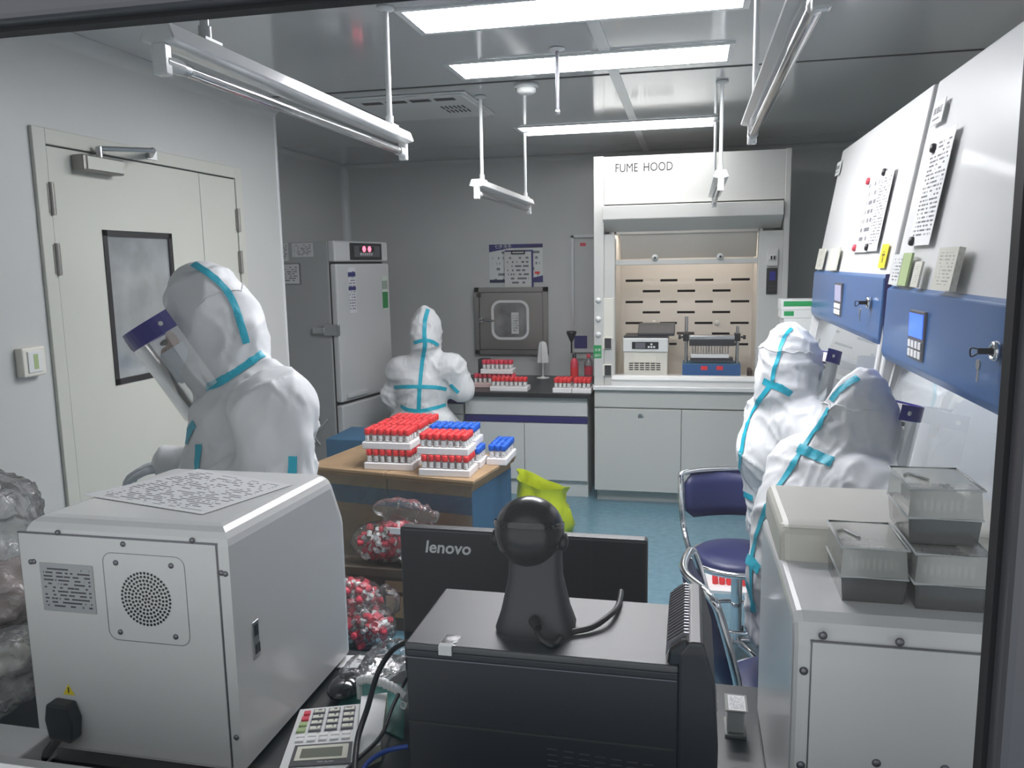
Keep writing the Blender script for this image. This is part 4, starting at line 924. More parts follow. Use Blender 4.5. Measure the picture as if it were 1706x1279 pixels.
# ================================================================ LARGE CARTON WITH TUBE RACKS
KZ = .645
t = thing('cardboard_carton', 'large plastic-wrapped cardboard carton with blue band carrying the tube racks', 'carton', (-.955, 3.42, 0))
kx0, kx1, ky0, ky1 = -.955-.86, -.955, 3.42, 3.42+.47
B((kx0, ky0, 0), (kx1, ky1, KZ-.03)).build('carton_body', 'card', t)
B((kx0-.012, ky0-.018, KZ-.030), (kx1+.016, ky1+.015, KZ-.018), .002).build('lid_flap', 'card', t)
for a, b in ((kx0-.02, kx0+.42), (kx0+.425, kx1+.022)): B((a, ky0-.026, KZ-.016), (b, ky1+.02, KZ), .003).build('top_flap', 'card', t)
B((kx0, ky0-.002, KZ-.17), (kx1, ky0, KZ-.085)).build('blue_band', 'cardblue', t)
B((kx1, ky0, 0), (kx1+.002, ky1, KZ-.06)).build('blue_side', 'cardblue', t)
B((kx0+.419, ky0-.003, .0), (kx0+.421, ky0, KZ-.03)).build('carton_seam', 'carddark', t)
wr = MB(); nx_, nz_ = 22, 10
for i in range(nx_+1):
    for j in range(nz_+1):
        wr.v.append(V((kx0-.01+(kx1-kx0+.02)*i/nx_, ky0-.010-.012*abs(noise.noise(V((i*.5, j*.6, 2)))), .06+(KZ-.08)*j/nz_)))
wr.f = [(i*(nz_+1)+j, (i+1)*(nz_+1)+j, (i+1)*(nz_+1)+j+1, i*(nz_+1)+j+1) for i in range(nx_) for j in range(nz_)]; wr.sm = [True]*len(wr.f)
wr.build('plastic_wrap', 'film', t)
t.rotation_euler.z = math.radians(-9.5)
one(B((-1.97, 4.07, .0), (-1.52, 4.42, .66), .004), 'blue_bin', 'cardblue', 'blue crate top behind the carton next to the refrigerator', 'crate')
# ---------------------------------------------------------------- tubes
def tube_parts(capm):
    b = MB(); b.lathe([(0, 0), (.0100, .0), (.0108, .004), (.0108, .040), (.0098, .044)], V((0, 0, 0)), Z, 12); bm_ = b.mesh('sample_tube', 'tubeclear')
    c = MB(); c.lathe([(.0135, .034), (.0150, .036), (.0150, .059), (.0135, .062), (0, .0625)], V((0, 0, 0)), Z, 14); cm_ = c.mesh('cap', capm)
    l = MB(); n = 8; vs = []; r = .0112
    for i in range(n+1):
        a = -PI*.5+(-.62+1.24*i/n)*PI*.9; vs += [V((r*math.cos(a), r*math.sin(a), .003)), V((r*math.cos(a), r*math.sin(a), .031))]
    for i in range(n): l.uv[len(l.f)+i] = [(i/n, 0), ((i+1)/n, 0), ((i+1)/n, 1), (i/n, 1)]
    l.add(vs, [(2*i, 2*i+2, 2*i+3, 2*i+1) for i in range(n)], True); lm_ = l.mesh('tube_label', 'print_tube')
    return bm_, cm_, lm_
TP = {'red': tube_parts('red'), 'bluecap': tube_parts('bluecap'), 'redp': tube_parts('redp')}
def put_tube(kind, loc, label, group, rot=None, lab=True):
    bm_, cm_, lm_ = TP[kind]
    o = bpy.data.objects.new('sample_tube', bm_); C.objects.link(o); o.location = loc; tag(o, label.replace('tubes', 'tube'), 'tube', group)
    if rot is not None: o.rotation_euler = rot
    for nm, me in (('cap', cm_),)+((('tube_label', lm_),) if lab else ()):
        c = bpy.data.objects.new(nm, me); C.objects.link(c); c.parent = o
    return o
def rack(x0, y0, z0, kind, label, where, nx=7, ny=4, w_=.245, d_=.145, only=None, rot90=False, foam='foam'):
    if rot90: nx, ny, w_, d_ = ny, nx, d_, w_
    t = thing('foam_rack', label, 'tube rack', (x0+w_/2, y0+d_/2, z0), 'white foam tube racks')
    B((x0, y0, z0), (x0+w_, y0+d_, z0+.034), .004).build('foam_block', foam, t)
    hr = MB(); pxs = (w_-.012)/nx; pys = (d_-.010)/ny
    for i in range(nx):
        for j in range(ny):
            if only and not only(i, j, nx, ny): continue
            cx_, cy_ = x0+.006+pxs*(i+.5), y0+.005+pys*(j+.5)
            ring_ = MB().lathe([(.0130, .0341), (.0112, .0344), (.0108, .0341)], V((cx_, cy_, z0)), Z, 10); ring_.build('tube_hole', 'tubelabel', t)
            put_tube(kind, (cx_+random.uniform(-.001, .001), cy_+random.uniform(-.001, .001), z0+.0345), where, where, (0, 0, random.uniform(-.7, .7)))
    return t
LH = .0975
edge = lambda i, j, nx, ny: j == 0 or i == nx-1
front = lambda i, j, nx, ny: j == 0
corner = lambda i, j, nx, ny: i == nx-1
rack(-1.512, 3.515, KZ, 'red', 'lower foam rack at the front left of the carton', 'red-capped tubes in the lower left rack on the carton', only=edge)
rack(-1.512, 3.668, KZ, 'red', 'lower foam rack hidden behind the front left rack on the carton', 'red-capped tubes in the hidden lower middle rack on the carton', only=lambda i, j, a, b: i in (0, a-1) and j in (0, b-1))
rack(-1.512, 3.822, KZ, 'red', 'lower foam rack at the back left of the carton', 'red-capped tubes in the hidden lower back rack on the carton', only=lambda i, j, a, b: i in (0, a-1) and j in (0, b-1))
rack(-1.522, 3.525, KZ+LH, 'red', 'upper foam rack full of red caps at the front left of the carton', 'red-capped tubes in the upper front left rack on the carton')
rack(-1.515, 3.676, KZ+LH, 'red', 'upper foam rack full of red caps in the middle of the left row', 'red-capped tubes in the upper middle left rack on the carton')
rack(-1.508, 3.827, KZ+LH, 'red', 'upper foam rack full of red caps at the back of the left row', 'red-capped tubes in the upper back left rack on the carton')
rack(-1.212, 3.440, KZ, 'red', 'lower foam rack at the front right corner of the carton', 'red-capped tubes in the lower right rack on the carton', only=edge)
rack(-1.222, 3.455, KZ+LH, 'red', 'upper foam rack full of red caps at the front right of the carton', 'red-capped tubes in the upper front right rack on the carton')
rack(-1.205, 3.610, KZ, 'bluecap', 'lower foam rack under the blue-capped rack on the carton', 'blue-capped tubes in the lower rack on the carton', only=edge)
rack(-1.235, 3.640, KZ+LH, 'bluecap', 'upper foam rack full of blue caps at the back right of the carton', 'blue-capped tubes in the upper blue rack on the carton')
rack(-.952, 3.685, KZ, 'bluecap', 'small foam rack with few blue caps at the right edge of the carton', 'blue-capped tubes in the small rack at the carton edge', nx=3, ny=6, w_=.10, d_=.23)
# racks on the back worktop
bl_ = BT+.001
rack(-1.350, 5.365, bl_, 'red', 'foam rack of red caps in front on the back worktop', 'red-capped tubes in the front rack on the back worktop', nx=8, ny=3, w_=.265, d_=.12, only=lambda i, j, a, b: j < 2)
rack(-.905, 5.335, bl_, 'red', 'foam rack of red caps, left one of two next to the fume hood', 'red-capped tubes in the left one of two racks beside the fume hood', nx=4, ny=6, w_=.13, d_=.22, only=lambda i, j, a, b: j < 4)
rack(-.772, 5.335, bl_, 'red', 'foam rack of red caps touching the fume hood', 'red-capped tubes in the rack touching the fume hood', nx=4, ny=6, w_=.13, d_=.22, only=lambda i, j, a, b: j < 4)
rack(-1.520, 5.52, bl_, 'redp', 'pink tube rack under the upper rack on the back worktop', 'red-capped tubes in the pink rack on the back worktop', nx=9, ny=3, w_=.32, d_=.12, only=lambda i, j, a, b: j < 2, foam='pink')
rack(-1.455, 5.52, bl_+LH+.002, 'redp', 'foam rack of red caps stacked on the pink rack on the back worktop', 'red-capped tubes in the stacked rack on the back worktop', nx=7, ny=3, w_=.235, d_=.12, only=lambda i, j, a, b: j < 2)
def bt(x, y=640): return aZ(x, y, BT)
one(B((-1.52, 5.70, BT), (-1.44, 5.78, BT+.185), .004), 'dark_carton', 'blackm', 'small dark carton standing behind the stacked racks on the back worktop', 'box')
# cloth hung over a small stand
t = thing('cloth_stand', 'thin white stand with a hanging cloth on the back worktop', 'stand', (-1.10, 6.05, BT))
q = V((-1.098, 6.05, BT))
MB().lathe([(0, 0), (.05, 0), (.05, .006), (.012, .012), (.008, .02)], q, Z, 18).build('foot', 'white', t)
MB().cyl(q+V((0, 0, .01)), q+V((.0, 0, .28)), .006, n=10).build('pole', 'trimw', t)
cl_ = MB(); n = 18; lv = [(.285, .004), (.275, .020), (.23, .028), (.17, .032), (.12, .036)]
for z, r in lv:
    for i in range(n): a = 2*PI*i/n; rr = r*(1+.35*math.sin(a*4+z*8)); cl_.v.append(q+V((rr*math.cos(a), rr*.6*math.sin(a), z-(.05 if (i > 9) else 0)*(z < .12))))
cl_.f = [(k*n+i, k*n+(i+1) % n, (k+1)*n+(i+1) % n, (k+1)*n+i) for k in range(len(lv)-1) for i in range(n)]+[tuple(range(n))]; cl_.sm = [True]*len(cl_.f)
o = cl_.build('cloth', 'paper', t)
# bottles
def bottle(p, h, r, m, capm, label, name='bottle', pump=False):
    t = thing(name, label, 'bottle', p, None)
    MB().lathe([(0, 0), (r, 0), (r, h*.68), (r*.75, h*.78), (r*.38, h*.84), (r*.38, h*.88)], p, Z, 16).build('bottle_body', m, t)
    c = MB()
    if pump:
        c.lathe([(r*.42, h*.86), (r*.42, h*.92), (r*.18, h*.93), (r*.16, h), (0, h)], p, Z, 12); c.box(p+V((-.012, -.008, h*.98)), p+V((.05, .008, h*1.04)), .003)
    else: c.lathe([(r*.46, h*.86), (r*.46, h), (0, h)], p, Z, 12)
    c.build('bottle_cap', capm, t)
    lb = MB().lathe([(r*1.01, h*.22), (r*1.01, h*.55)], p, Z, 16); lb.build('bottle_label', 'redp' if capm != 'black' else 'red', t); return t
bottle(V((-.735, 5.95, BT)), .20, .032, 'tubeclear', 'redp', 'clear bottle with dark red cap beside the fume hood')
bottle(V((-.82, 5.80, BT)), .22, .030, 'redp', 'black', 'red bottle with black top behind the racks beside the fume hood')
t = one(MB().lathe([(0, .0), (.006, .0), (.006, .08), (.012, .09), (.036, .145), (.036, .16), (.030, .158), (.005, .09)], V((-.84, 5.80, BT+.222)), Z, 16), 'funnel', 'black', 'black funnel standing in the red bottle beside the fume hood', 'funnel')
bottle(V((-1.905, 5.46, BT)), .24, .030, 'white', 'white', 'white pump bottle beside the refrigerator on the back worktop', 'pump_bottle', True)
# ================================================================ BAGS OF RED CAPS, BOXES ON THE FLOOR
t = thing('open_carton', 'open brown carton with dark rim under the upper bag of tubes', 'carton', (-1.32, 3.27, 0))
ox0, ox1, oy0, oy1, oz = -1.70, -1.055, 3.06, 3.29, .285
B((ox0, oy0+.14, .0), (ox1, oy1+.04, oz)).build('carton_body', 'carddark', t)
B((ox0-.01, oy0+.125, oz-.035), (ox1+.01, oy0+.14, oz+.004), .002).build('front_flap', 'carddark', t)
MB().quad((-1.30, oy0+.1392, .06), X, Z, .22, .10, .0006).build('carton_print', 'print_card', t)
MB().quad((-1.30, oy0+.1392, .18), X, Z, .22, .05, .0006).build('carton_print', 'print_card', t)
def remesh(mb, voxel, smooth=6, noise_amp=0, noise_scale=8, fac=.5, fn=None):
    me = mb.mesh('tmp'); o = bpy.data.objects.new('tmp', me); C.objects.link(o)
    m_ = o.modifiers.new('r', 'REMESH'); m_.mode = 'VOXEL'; m_.voxel_size = voxel; m_.adaptivity = 0
    s_ = o.modifiers.new('s', 'SMOOTH'); s_.iterations = smooth; s_.factor = fac
    bpy.context.view_layer.update(); r = bpy.data.meshes.new_from_object(o.evaluated_get(bpy.context.evaluated_depsgraph_get())); bpy.data.objects.remove(o); bpy.data.meshes.remove(me)
    r.polygons.foreach_set('use_smooth', [True]*len(r.polygons))
    if noise_amp or fn:
        for v in r.vertices:
            p = v.co.copy(); d = fn(p, v.normal) if fn else noise_amp*noise.fractal(p*noise_scale, .8, 2, 3)
            v.co = p+v.normal*d
        r.update()
    return r
def mesh_obj(me, name, m, parent=None, off=V((0, 0, 0))):
    me.materials.clear(); me.materials.append(M[m])
    if off.length: me.transform(Matrix.Translation(-off))
    me.name = name; o = bpy.data.objects.new(name, me); C.objects.link(o); OFF[o.name] = off
    if parent: o.parent = parent
    return o
def crumple(amp, sc):
    return lambda p, n: amp*(noise.ridged_multi_fractal(p*sc, 1.0, 2.0, 3, 1.0, 2.0)-.9)
def tube_bag(name, label, blobs, neck, seed, n, group, kind='redp'):
    """bag film plus the tubes lying in it"""
    rnd = random.Random(seed); mb = MB()
    for c, r in blobs: mb.ell(c, r)
    base = V((blobs[0][0][0], blobs[0][0][1], min(c[2]-r[2] for c, r in blobs)))
    t = thing(name, label, 'plastic bag', base)
    me = remesh(mb, .016, 5, fn=crumple(.010, 14)); mesh_obj(me, 'bag_film', 'film', t, base)
    if neck:
        k = MB()
        for a, r in neck: k.ell(a, r)
        mesh_obj(remesh(k, .014, 3, fn=crumple(.014, 18)), 'bag_neck', 'film', t, base)
    hp1, hp2 = MB(), MB(); k = 0
    while k < 150:
        c, r = rnd.choice(blobs); a = V((rnd.uniform(-1, 1), rnd.uniform(-1, 1), rnd.uniform(-1, 1)))
        if a.length > 1: continue
        p = V((c[0]+a.x*(r[0]*.80-.012), c[1]+a.y*(r[1]*.80-.012), c[2]+a.z*(r[2]*.80-.012))); d = V((rnd.uniform(-1, 1), rnd.uniform(-1, 1), rnd.uniform(-.8, .8))).normalized()
        hp1.cyl(p, p+d*.026, .0148, n=8); hp2.cyl(p-d*.030, p, .0105, n=7); k += 1
    for mb_, nm, mt in ((hp1, 'cap_heap', 'redp'), (hp2, 'tube_heap', 'tubelabel')): mb_.build(nm, mt, t)['kind'] = 'stuff'
    k = 0
    while k < n:
        c, r = rnd.choice(blobs); a = V((rnd.uniform(-1, 1), rnd.uniform(-1, 1), rnd.uniform(-1, 1)))
        if a.length > 1 or a.length < .78: continue
        if a.y > .15: continue
        p = V((c[0]+a.x*(r[0]-.022), c[1]+a.y*(r[1]-.022), c[2]+a.z*(r[2]-.022)))
        rot = (rnd.uniform(-1.5, 1.5), rnd.uniform(-2.6, 2.6), rnd.uniform(0, 6.3)); e = Matrix.Rotation(rot[2], 3, 'Z') @ Matrix.Rotation(rot[1], 3, 'Y') @ Matrix.Rotation(rot[0], 3, 'X')
        put_tube(kind, p-e @ V((0, 0, .03)), group, group, rot); k += 1
    return t
tube_bag('tube_bag', 'clear bag of red-capped tubes on the open carton, with a loose top', [((-1.335, 3.27, oz+.095), (.155, .075, .095)), ((-1.190, 3.26, oz+.08), (.12, .07, .08)), ((-1.250, 3.28, oz+.13), (.10, .06, .07))],
         [((-1.240, 3.26, oz+.255), (.13, .04, .05)), ((-1.150, 3.26, oz+.235), (.10, .035, .045)), ((-1.260, 3.26, oz+.19), (.07, .04, .05))], 3, 58, 'red-capped tubes in the bag on the open carton')
mbq = B((-1.265, 3.184, oz+.165), (-1.195, 3.188, oz+.195), .002); one(mbq, 'bag_label', 'paper', 'white paper tag on the upper bag of tubes', 'tag')
tube_bag('tube_bag', 'clear bag of red-capped tubes leaning low in front of the open carton', [((-1.42, 3.02, .12), (.155, .11, .12)), ((-1.30, 3.02, .10), (.11, .10, .10)), ((-1.40, 3.05, .22), (.15, .08, .08))],
         [((-1.24, 3.06, .20), (.06, .04, .07))], 5, 62, 'red-capped tubes in the bag low in front of the open carton')
# yellow-green waste bag on the floor
yb = MB(); 
prof = [(.0, .17), (.06, .185), (.15, .175), (.22, .16), (.28, .15), (.315, .165)]
n = 40; base = V((-.85, 4.62, 0))
for z, r in prof:
    for i in range(n):
        a = 2*PI*i/n; f = noise.noise(V((math.cos(a)*2.2, math.sin(a)*2.2, z*6)))*.13+.06*math.sin(a*7+z*20)
        yb.v.append(base+V((r*(1+f)*math.cos(a)*.95, r*(1+f)*math.sin(a)*.7, z+(.020*math.sin(a*2+2.2) if z > .25 else 0)-(.045*math.cos(a) if z > .2 else 0))))
yb.f = [(k*n+i, k*n+(i+1) % n, (k+1)*n+(i+1) % n, (k+1)*n+i) for k in range(len(prof)-1) for i in range(n)]+[tuple(range(n))[::-1]]; yb.sm = [True]*len(yb.f)
yo = one(yb, 'waste_bag', 'yellowbag', 'yellow-green waste bag standing on the floor before the back bench', 'waste bag')
# white carton on the floor by the hood with red tubes
t = thing('sample_tray', 'white tray of red caps on the floor behind the blue chair', 'tray', (.17, 4.0, 0))
B((.02, 3.86, .0), (.42, 4.2, .015)).build('tray_base', 'paper', t)
for i in range(9):
    MB().lathe([(.014, 0), (.014, .05), (0, .052)], V((.14+(i % 5)*.034, 3.95+(i//5)*.04, .016)), Z, 10).build('red_cap', 'red', t)
MB().lathe([(.016, 0), (.016, .07), (0, .072)], V((.19, 4.06, .016)), Z, 10).build('blue_cap', 'bluecap', t)
# ================================================================ SWIVEL CHAIRS
def chair(c, face, label, sz=.47, bz0=.09, bz1=.275, lean=.05, bw_=.36):
    t = thing('swivel_chair', label, 'chair', (c[0], c[1], 0), 'blue swivel chairs with chrome frames'); q = V((c[0], c[1], 0))
    F = V((math.cos(face), math.sin(face), 0)); S = V((-F.y, F.x, 0)); R = .175
    MB().lathe([(0, sz-.05), (R-.01, sz-.05), (R, sz-.035), (R, sz-.015), (R-.02, sz), (R*.5, sz+.004), (0, sz+.004)], q, Z, 36).build('seat', 'seatblue', t)
    MB().tube([q+V((math.cos(a)*(R+.008), math.sin(a)*(R+.008), sz-.03)) for a in [2*PI*i/20 for i in range(20)]], .013, 10, True).build('seat_rim', 'chrome', t)
    # backrest: slightly bowed padded panel in a chrome frame
    bk = MB(); n = 10; h = bz1-bz0
    def bpnt(s, v, d): return q-F*(R+.035+lean*v-.05*(s*s)+d*1.0)+S*(s*bw_/2)+Z*(sz+bz0+h*v)
    vs = []
    for d in (-.016, .016):
        for j in range(5):
            for i in range(n+1):
                s = -1+2*i/n; v = j/4; e = 1-.35*(max(abs(s)-.75, 0)/.25)**2*(1 if j in (0, 4) else .2); vs.append(bpnt(s*.95, .5+(v-.5)*e, d*(1-.6*(abs(s) > .9)-.5*(j in (0, 4)))))
    m_ = (n+1)*5; fs = []
    for j in range(4):
        for i in range(n):
            a = j*(n+1)+i; fs += [(a, a+1, a+n+2, a+n+1), (m_+a+n+1, m_+a+n+2, m_+a+1, m_+a)]
    for i in range(n): fs += [(i+1, i, m_+i, m_+i+1), (4*(n+1)+i, 4*(n+1)+i+1, m_+4*(n+1)+i+1, m_+4*(n+1)+i)]
    for j in range(4): fs += [(j*(n+1), (j+1)*(n+1), m_+(j+1)*(n+1), m_+j*(n+1)), ((j+1)*(n+1)+n, j*(n+1)+n, m_+j*(n+1)+n, m_+(j+1)*(n+1)+n)]
    bk.add(vs, fs, True); bk.build('backrest', 'seatblue', t)
    MB().tube([q+S*(R+.005)+Z*(sz-.03), bpnt(1.0, -.25, 0), bpnt(1.04, .3, 0), bpnt(1.03, .85, 0), bpnt(.92, 1.05, 0), bpnt(0, 1.06, 0), bpnt(-.92, 1.05, 0), bpnt(-1.03, .85, 0), bpnt(-1.04, .3, 0), bpnt(-1.0, -.25, 0), q-S*(R+.005)+Z*(sz-.03)], .0115, 10).build('back_frame', 'chrome', t)
    MB().cyl(q+Z*.09, q+Z*(sz-.05), .022, n=14).build('gas_post', 'chrome', t)
    MB().lathe([(.05, sz-.08), (.06, sz-.05), (0, sz-.05)], q, Z, 16).build('seat_hub', 'blackm', t)
    lv_ = MB(); lv_.tube([q+Z*(sz-.07), q-F*.05+S*.10+Z*(sz-.075), q-F*.07+S*.17+Z*(sz-.10)], .006, 8); lv_.ell(q-F*.075+S*.18+Z*(sz-.11), (.018, .018, .028)); lv_.build('height_lever', 'black', t)
    MB().tube([q+V((math.cos(a)*.15, math.sin(a)*.15, .20)) for a in [2*PI*i/16 for i in range(16)]], .009, 8, True).build('foot_ring', 'chrome', t)
    for k in range(5):
        a = face+.3+k*2*PI/5; d = V((math.cos(a), math.sin(a), 0)); L_ = MB().tube([q+Z*.10, q+d*.12+Z*.095, q+d*.25+Z*.065], .014, 8).build('base_leg', 'chrome', t)
        w_ = MB(); sd = V((-d.y, d.x, 0)); w_.cyl(q+d*.25+Z*.026-sd*.018, q+d*.25+Z*.026+sd*.018, .026, n=14); w_.build('caster', 'black', L_)
    return t
chair((.195, 3.16), math.radians(-78), 'blue round-seat swivel chair with chrome frame seen in full by the cabinets', bz0=.085, bz1=.255)
chair((.275, 2.17), math.radians(8), 'blue swivel chair mostly hidden beside the computer tower, under the near worker', sz=.46, bz0=.03, bz1=.30, lean=.07)
# ================================================================ SMALL THINGS ON THE FRONT BENCH
def bil(cs, s, t_): return (cs[0]*(1-s)+cs[1]*s)*(1-t_)+(cs[3]*(1-s)+cs[2]*s)*t_
ch = .022; cs = [aZ(x, y, WT+ch) for x, y in ((461, 1292), (588, 1285), (600.5, 1172), (500, 1181.5))]     # near-left, near-right, far-right, far-left
t = thing('calculator', 'white desk calculator with dark keys and grey display, turned upside down', 'calculator', (bil(cs, .5, .5).x, bil(cs, .5, .5).y, WT))
def slab(cs, s0, s1, t0, t1, z0, z1):
    q = [bil(cs, s, tt) for s, tt in ((s0, t0), (s1, t0), (s1, t1), (s0, t1))]; m_ = MB(); m_.add([(p.x, p.y, z0) for p in q]+[(p.x, p.y, z1) for p in q], [(3, 2, 1, 0), (4, 5, 6, 7), (0, 1, 5, 4), (1, 2, 6, 5), (2, 3, 7, 6), (3, 0, 4, 7)]); return m_
zc = WT+ch
slab(cs, 0, 1, 0, 1, WT, zc).build('case', 'white', t)
fr = slab(cs, .12, .95, .10, .40, zc, zc+.002).build('display_frame', 'blackm', t)
slab(cs, .17, .90, .17, .37, zc+.002, zc+.003).build('display_border', 'oldpaper', fr); slab(cs, .24, .82, .20, .33, zc+.003, zc+.0034).build('display', 'lcd', fr)
U = (cs[1]-cs[0]).normalized(); W = (cs[3]-cs[0]).normalized()
p = bil(cs, .72, .145); text('not for pec', .006, V((p.x, p.y, zc+.0024)), -U, -W, 'trimw', 'lettering', fr, depth=.0001)
keys = [['3', '2', '1'], ['6', '5', '4'], ['9', '8', '7'], ['00', 'M', 'ON']]
for r in range(4):
    for c in range(3):
        s0, t0 = .25+c*.245, .60+r*.092; k = slab(cs, s0, s0+.19, t0, t0+.068, zc, zc+.004).build('key', 'alu', t)
        slab(cs, s0+.018, s0+.172, t0+.012, t0+.056, zc+.004, zc+.0046).build('key_face', 'oldpaper', k)
        p = bil(cs, s0+.14, t0+.056); text(keys[r][c], .0075, V((p.x, p.y, zc+.0048)), -U, -W, 'black', 'key_digit', k, depth=.0001, bold=.0002)
for r in range(4): slab(cs, .07+.01*r, .20, .60+r*.092, .655+r*.092, zc, zc+.004).build('key', 'redp' if r > 1 else 'greenp', t)
for r in range(2):
    for c in range(5): slab(cs, .10+c*.17, .22+c*.17, .455+r*.066, .50+r*.066, zc, zc+.003).build('key', 'tubelabel', t)
# white note pad
cs2 = [aZ(x, y, WT+.03) for x, y in ((592, 1260), (634, 1240), (645, 1154), (602, 1160))]
t = thing('note_pad', 'stack of white note paper beside the calculator', 'note pad', (cs2[0].x, cs2[0].y, WT)); slab(cs2, 0, 1, 0, 1, WT, WT+.03).build('pad_block', 'oldpaper', t); slab(cs2, .0, 1.0, 0, 1, WT+.0303, WT+.031).build('top_sheet', 'paper', t)
# cables
def cable(pts, r, m, label, name='cable'):
    return one(MB().tube(pts, r, 10), name, m, label, 'cable')
cable([aZ(690, 1065, .93), aZ(655, 1082, .90), aZ(630, 1120, .86), aZ(612, 1180, .82), aZ(596, 1230, .80), aZ(590, 1290, .79)], .0052, 'cable', 'thick black cable arching over the note pad')
cable([aZ(678, 1130, .80), aZ(655, 1175, .79), aZ(635, 1225, .785), aZ(592, 1268, .782), aZ(570, 1290, .78)], .0036, 'cable', 'thin black cable crossing beside the note pad')
cable([aZ(680, 1243, .79), aZ(645, 1250, .785), aZ(615, 1268, .78), aZ(600, 1290, .775)], .0042, 'cableblue', 'blue network cable beside the computer tower')
# corrugated white hose with grip
hp = spline([aZ(598, 1135, .79), aZ(612, 1131, .80), aZ(635, 1136, .80), aZ(660, 1148, .795), aZ(678, 1162, .79)], 10)
t = thing('corrugated_hose', 'short white corrugated hose on the bench behind the calculator', 'hose', (hp[0].x, hp[0].y, WT))
for k in range(0, len(hp)-1, 1):
    pass
mb = MB(); mb.tube(hp, lambda k: .0085+.0016*math.sin(k*len(hp)*2.2), 10, False, False); mb.build('hose', 'white', t)
MB().tube([aZ(672, 1180, .785), aZ(668, 1176, .785), aZ(670, 1170, .785), aZ(676, 1172, .785), aZ(675, 1179, .785)], .0022, 6, True).build('white_ring', 'white', t)
MB().cyl(hp[0], hp[0]+V((0, 0, -.035)), .006, n=8).build('hose_end', 'white', t)
# crumpled clear film behind
k = MB(); k.ell(aZ(620, 1112, .79), (.055, .05, .022)); k.ell(aZ(655, 1092, .79), (.05, .05, .024)); k.ell(aZ(590, 1122, .785), (.03, .03, .015))
me = remesh(k, .008, 2, fn=crumple(.010, 34)); base = V((aZ(620, 1112, .79).x, aZ(620, 1112, .79).y, WT)); o = mesh_obj(me, 'crumpled_film', 'film', None, base); o.location = base; tag(o, 'crumpled clear plastic film on the bench behind the calculator', 'plastic film')
one(MB().quad(aZ(561, 1112, WT+.002), (1, .15, 0), (-.1, 1, 0), .045, .055), 'paper_scrap', 'paper', 'white paper corner sticking out behind the analyser', 'paper')
one(slab([aZ(x, y, WT+.004) for x, y in ((560, 1180), (672, 1230), (676, 1140), (590, 1130))], 0, 1, 0, 1, WT, WT+.004), 'green_folder', 'teal', 'dark green plastic folder lying under the note pad', 'folder')
k = MB(); k.ell(aZ(575, 1142, WT+.02), (.032, .05, .018)); o = one(k, 'telephone_handset', 'gloss_black', 'black glossy rounded handset behind the calculator', 'handset')
# small white blister box right of the tower
cs3 = [aZ(x, y, WT+.04) for x, y in ((1216, 1205), (1240, 1186), (1238, 1165), (1217, 1155))]
t = thing('blister_box', 'small white printed box lying right of the computer tower', 'box', (cs3[0].x, cs3[0].y, WT))
p = aZ(1226, 1225, WT); B((p.x-.02, p.y-.01, WT), (p.x+.018, p.y+.05, WT+.006), .001).build('bottom_flange', 'frost', t)
bb = B((p.x-.016, p.y-.004, WT+.006), (p.x+.014, p.y+.045, WT+.05), .003).build('box_body', 'white', t); B((p.x-.02, p.y-.01, WT+.05), (p.x+.02, p.y+.05, WT+.053), .001).build('top_flange', 'frost', t)
MB().quad((p.x-.014, p.y-.008, WT+.0532), X, Y, .03, .052, .0003).build('box_print', 'print_a', t)
# plastic bags at the left edge of the bench
def film_bag(blobs, label, m, vox=.010, amp=.020, sc=16):
    k = MB()
    for c, r in blobs: k.ell(c, r)
    base = V((blobs[0][0][0], blobs[0][0][1], min(c[2]-r[2] for c, r in blobs)))
    o = mesh_obj(remesh(k, vox, 3, fn=crumple(amp, sc)), 'plastic_bag', m, None, base); o.location = V((base.x, base.y, max(base.z, WT+.012))); tag(o, label, 'plastic bag', 'plastic bags left of the analyser'); return o
P_ = lambda x, y, Yy: aY(x, y, Yy)
film_bag([(P_(-10, 900, 1.50), (.10, .12, .16)), (P_(10, 850, 1.50), (.06, .08, .07))], 'large clear bag standing left of the analyser', 'film_milk')
film_bag([(P_(18, 985, 1.40), (.085, .10, .065)), (P_(-20, 1000, 1.42), (.08, .10, .06))], 'pinkish filled bag left of the analyser', 'film_pink', amp=.018, sc=18)
film_bag([(P_(10, 1155, 1.20), (.075, .09, .055)), (P_(30, 1120, 1.20), (.05, .06, .04)), (P_(-20, 1180, 1.18), (.06, .08, .06))], 'crumpled small bag with bits of red beside the power plug', 'film_milk', amp=.018, sc=24)
film_bag([(P_(15, 1098, 1.24), (.035, .045, .022))], 'pale yellow crumpled packet on the bags left of the analyser', 'oldpaper', vox=.008, amp=.008, sc=26)
p = aZ(40, 1240, WT+.05); one(B((p.x-.14, p.y-.06, WT), (p.x+.02, p.y+.05, WT+.05), .004), 'white_carton', 'paper', 'small white carton in front of the bags at the left window corner', 'box')
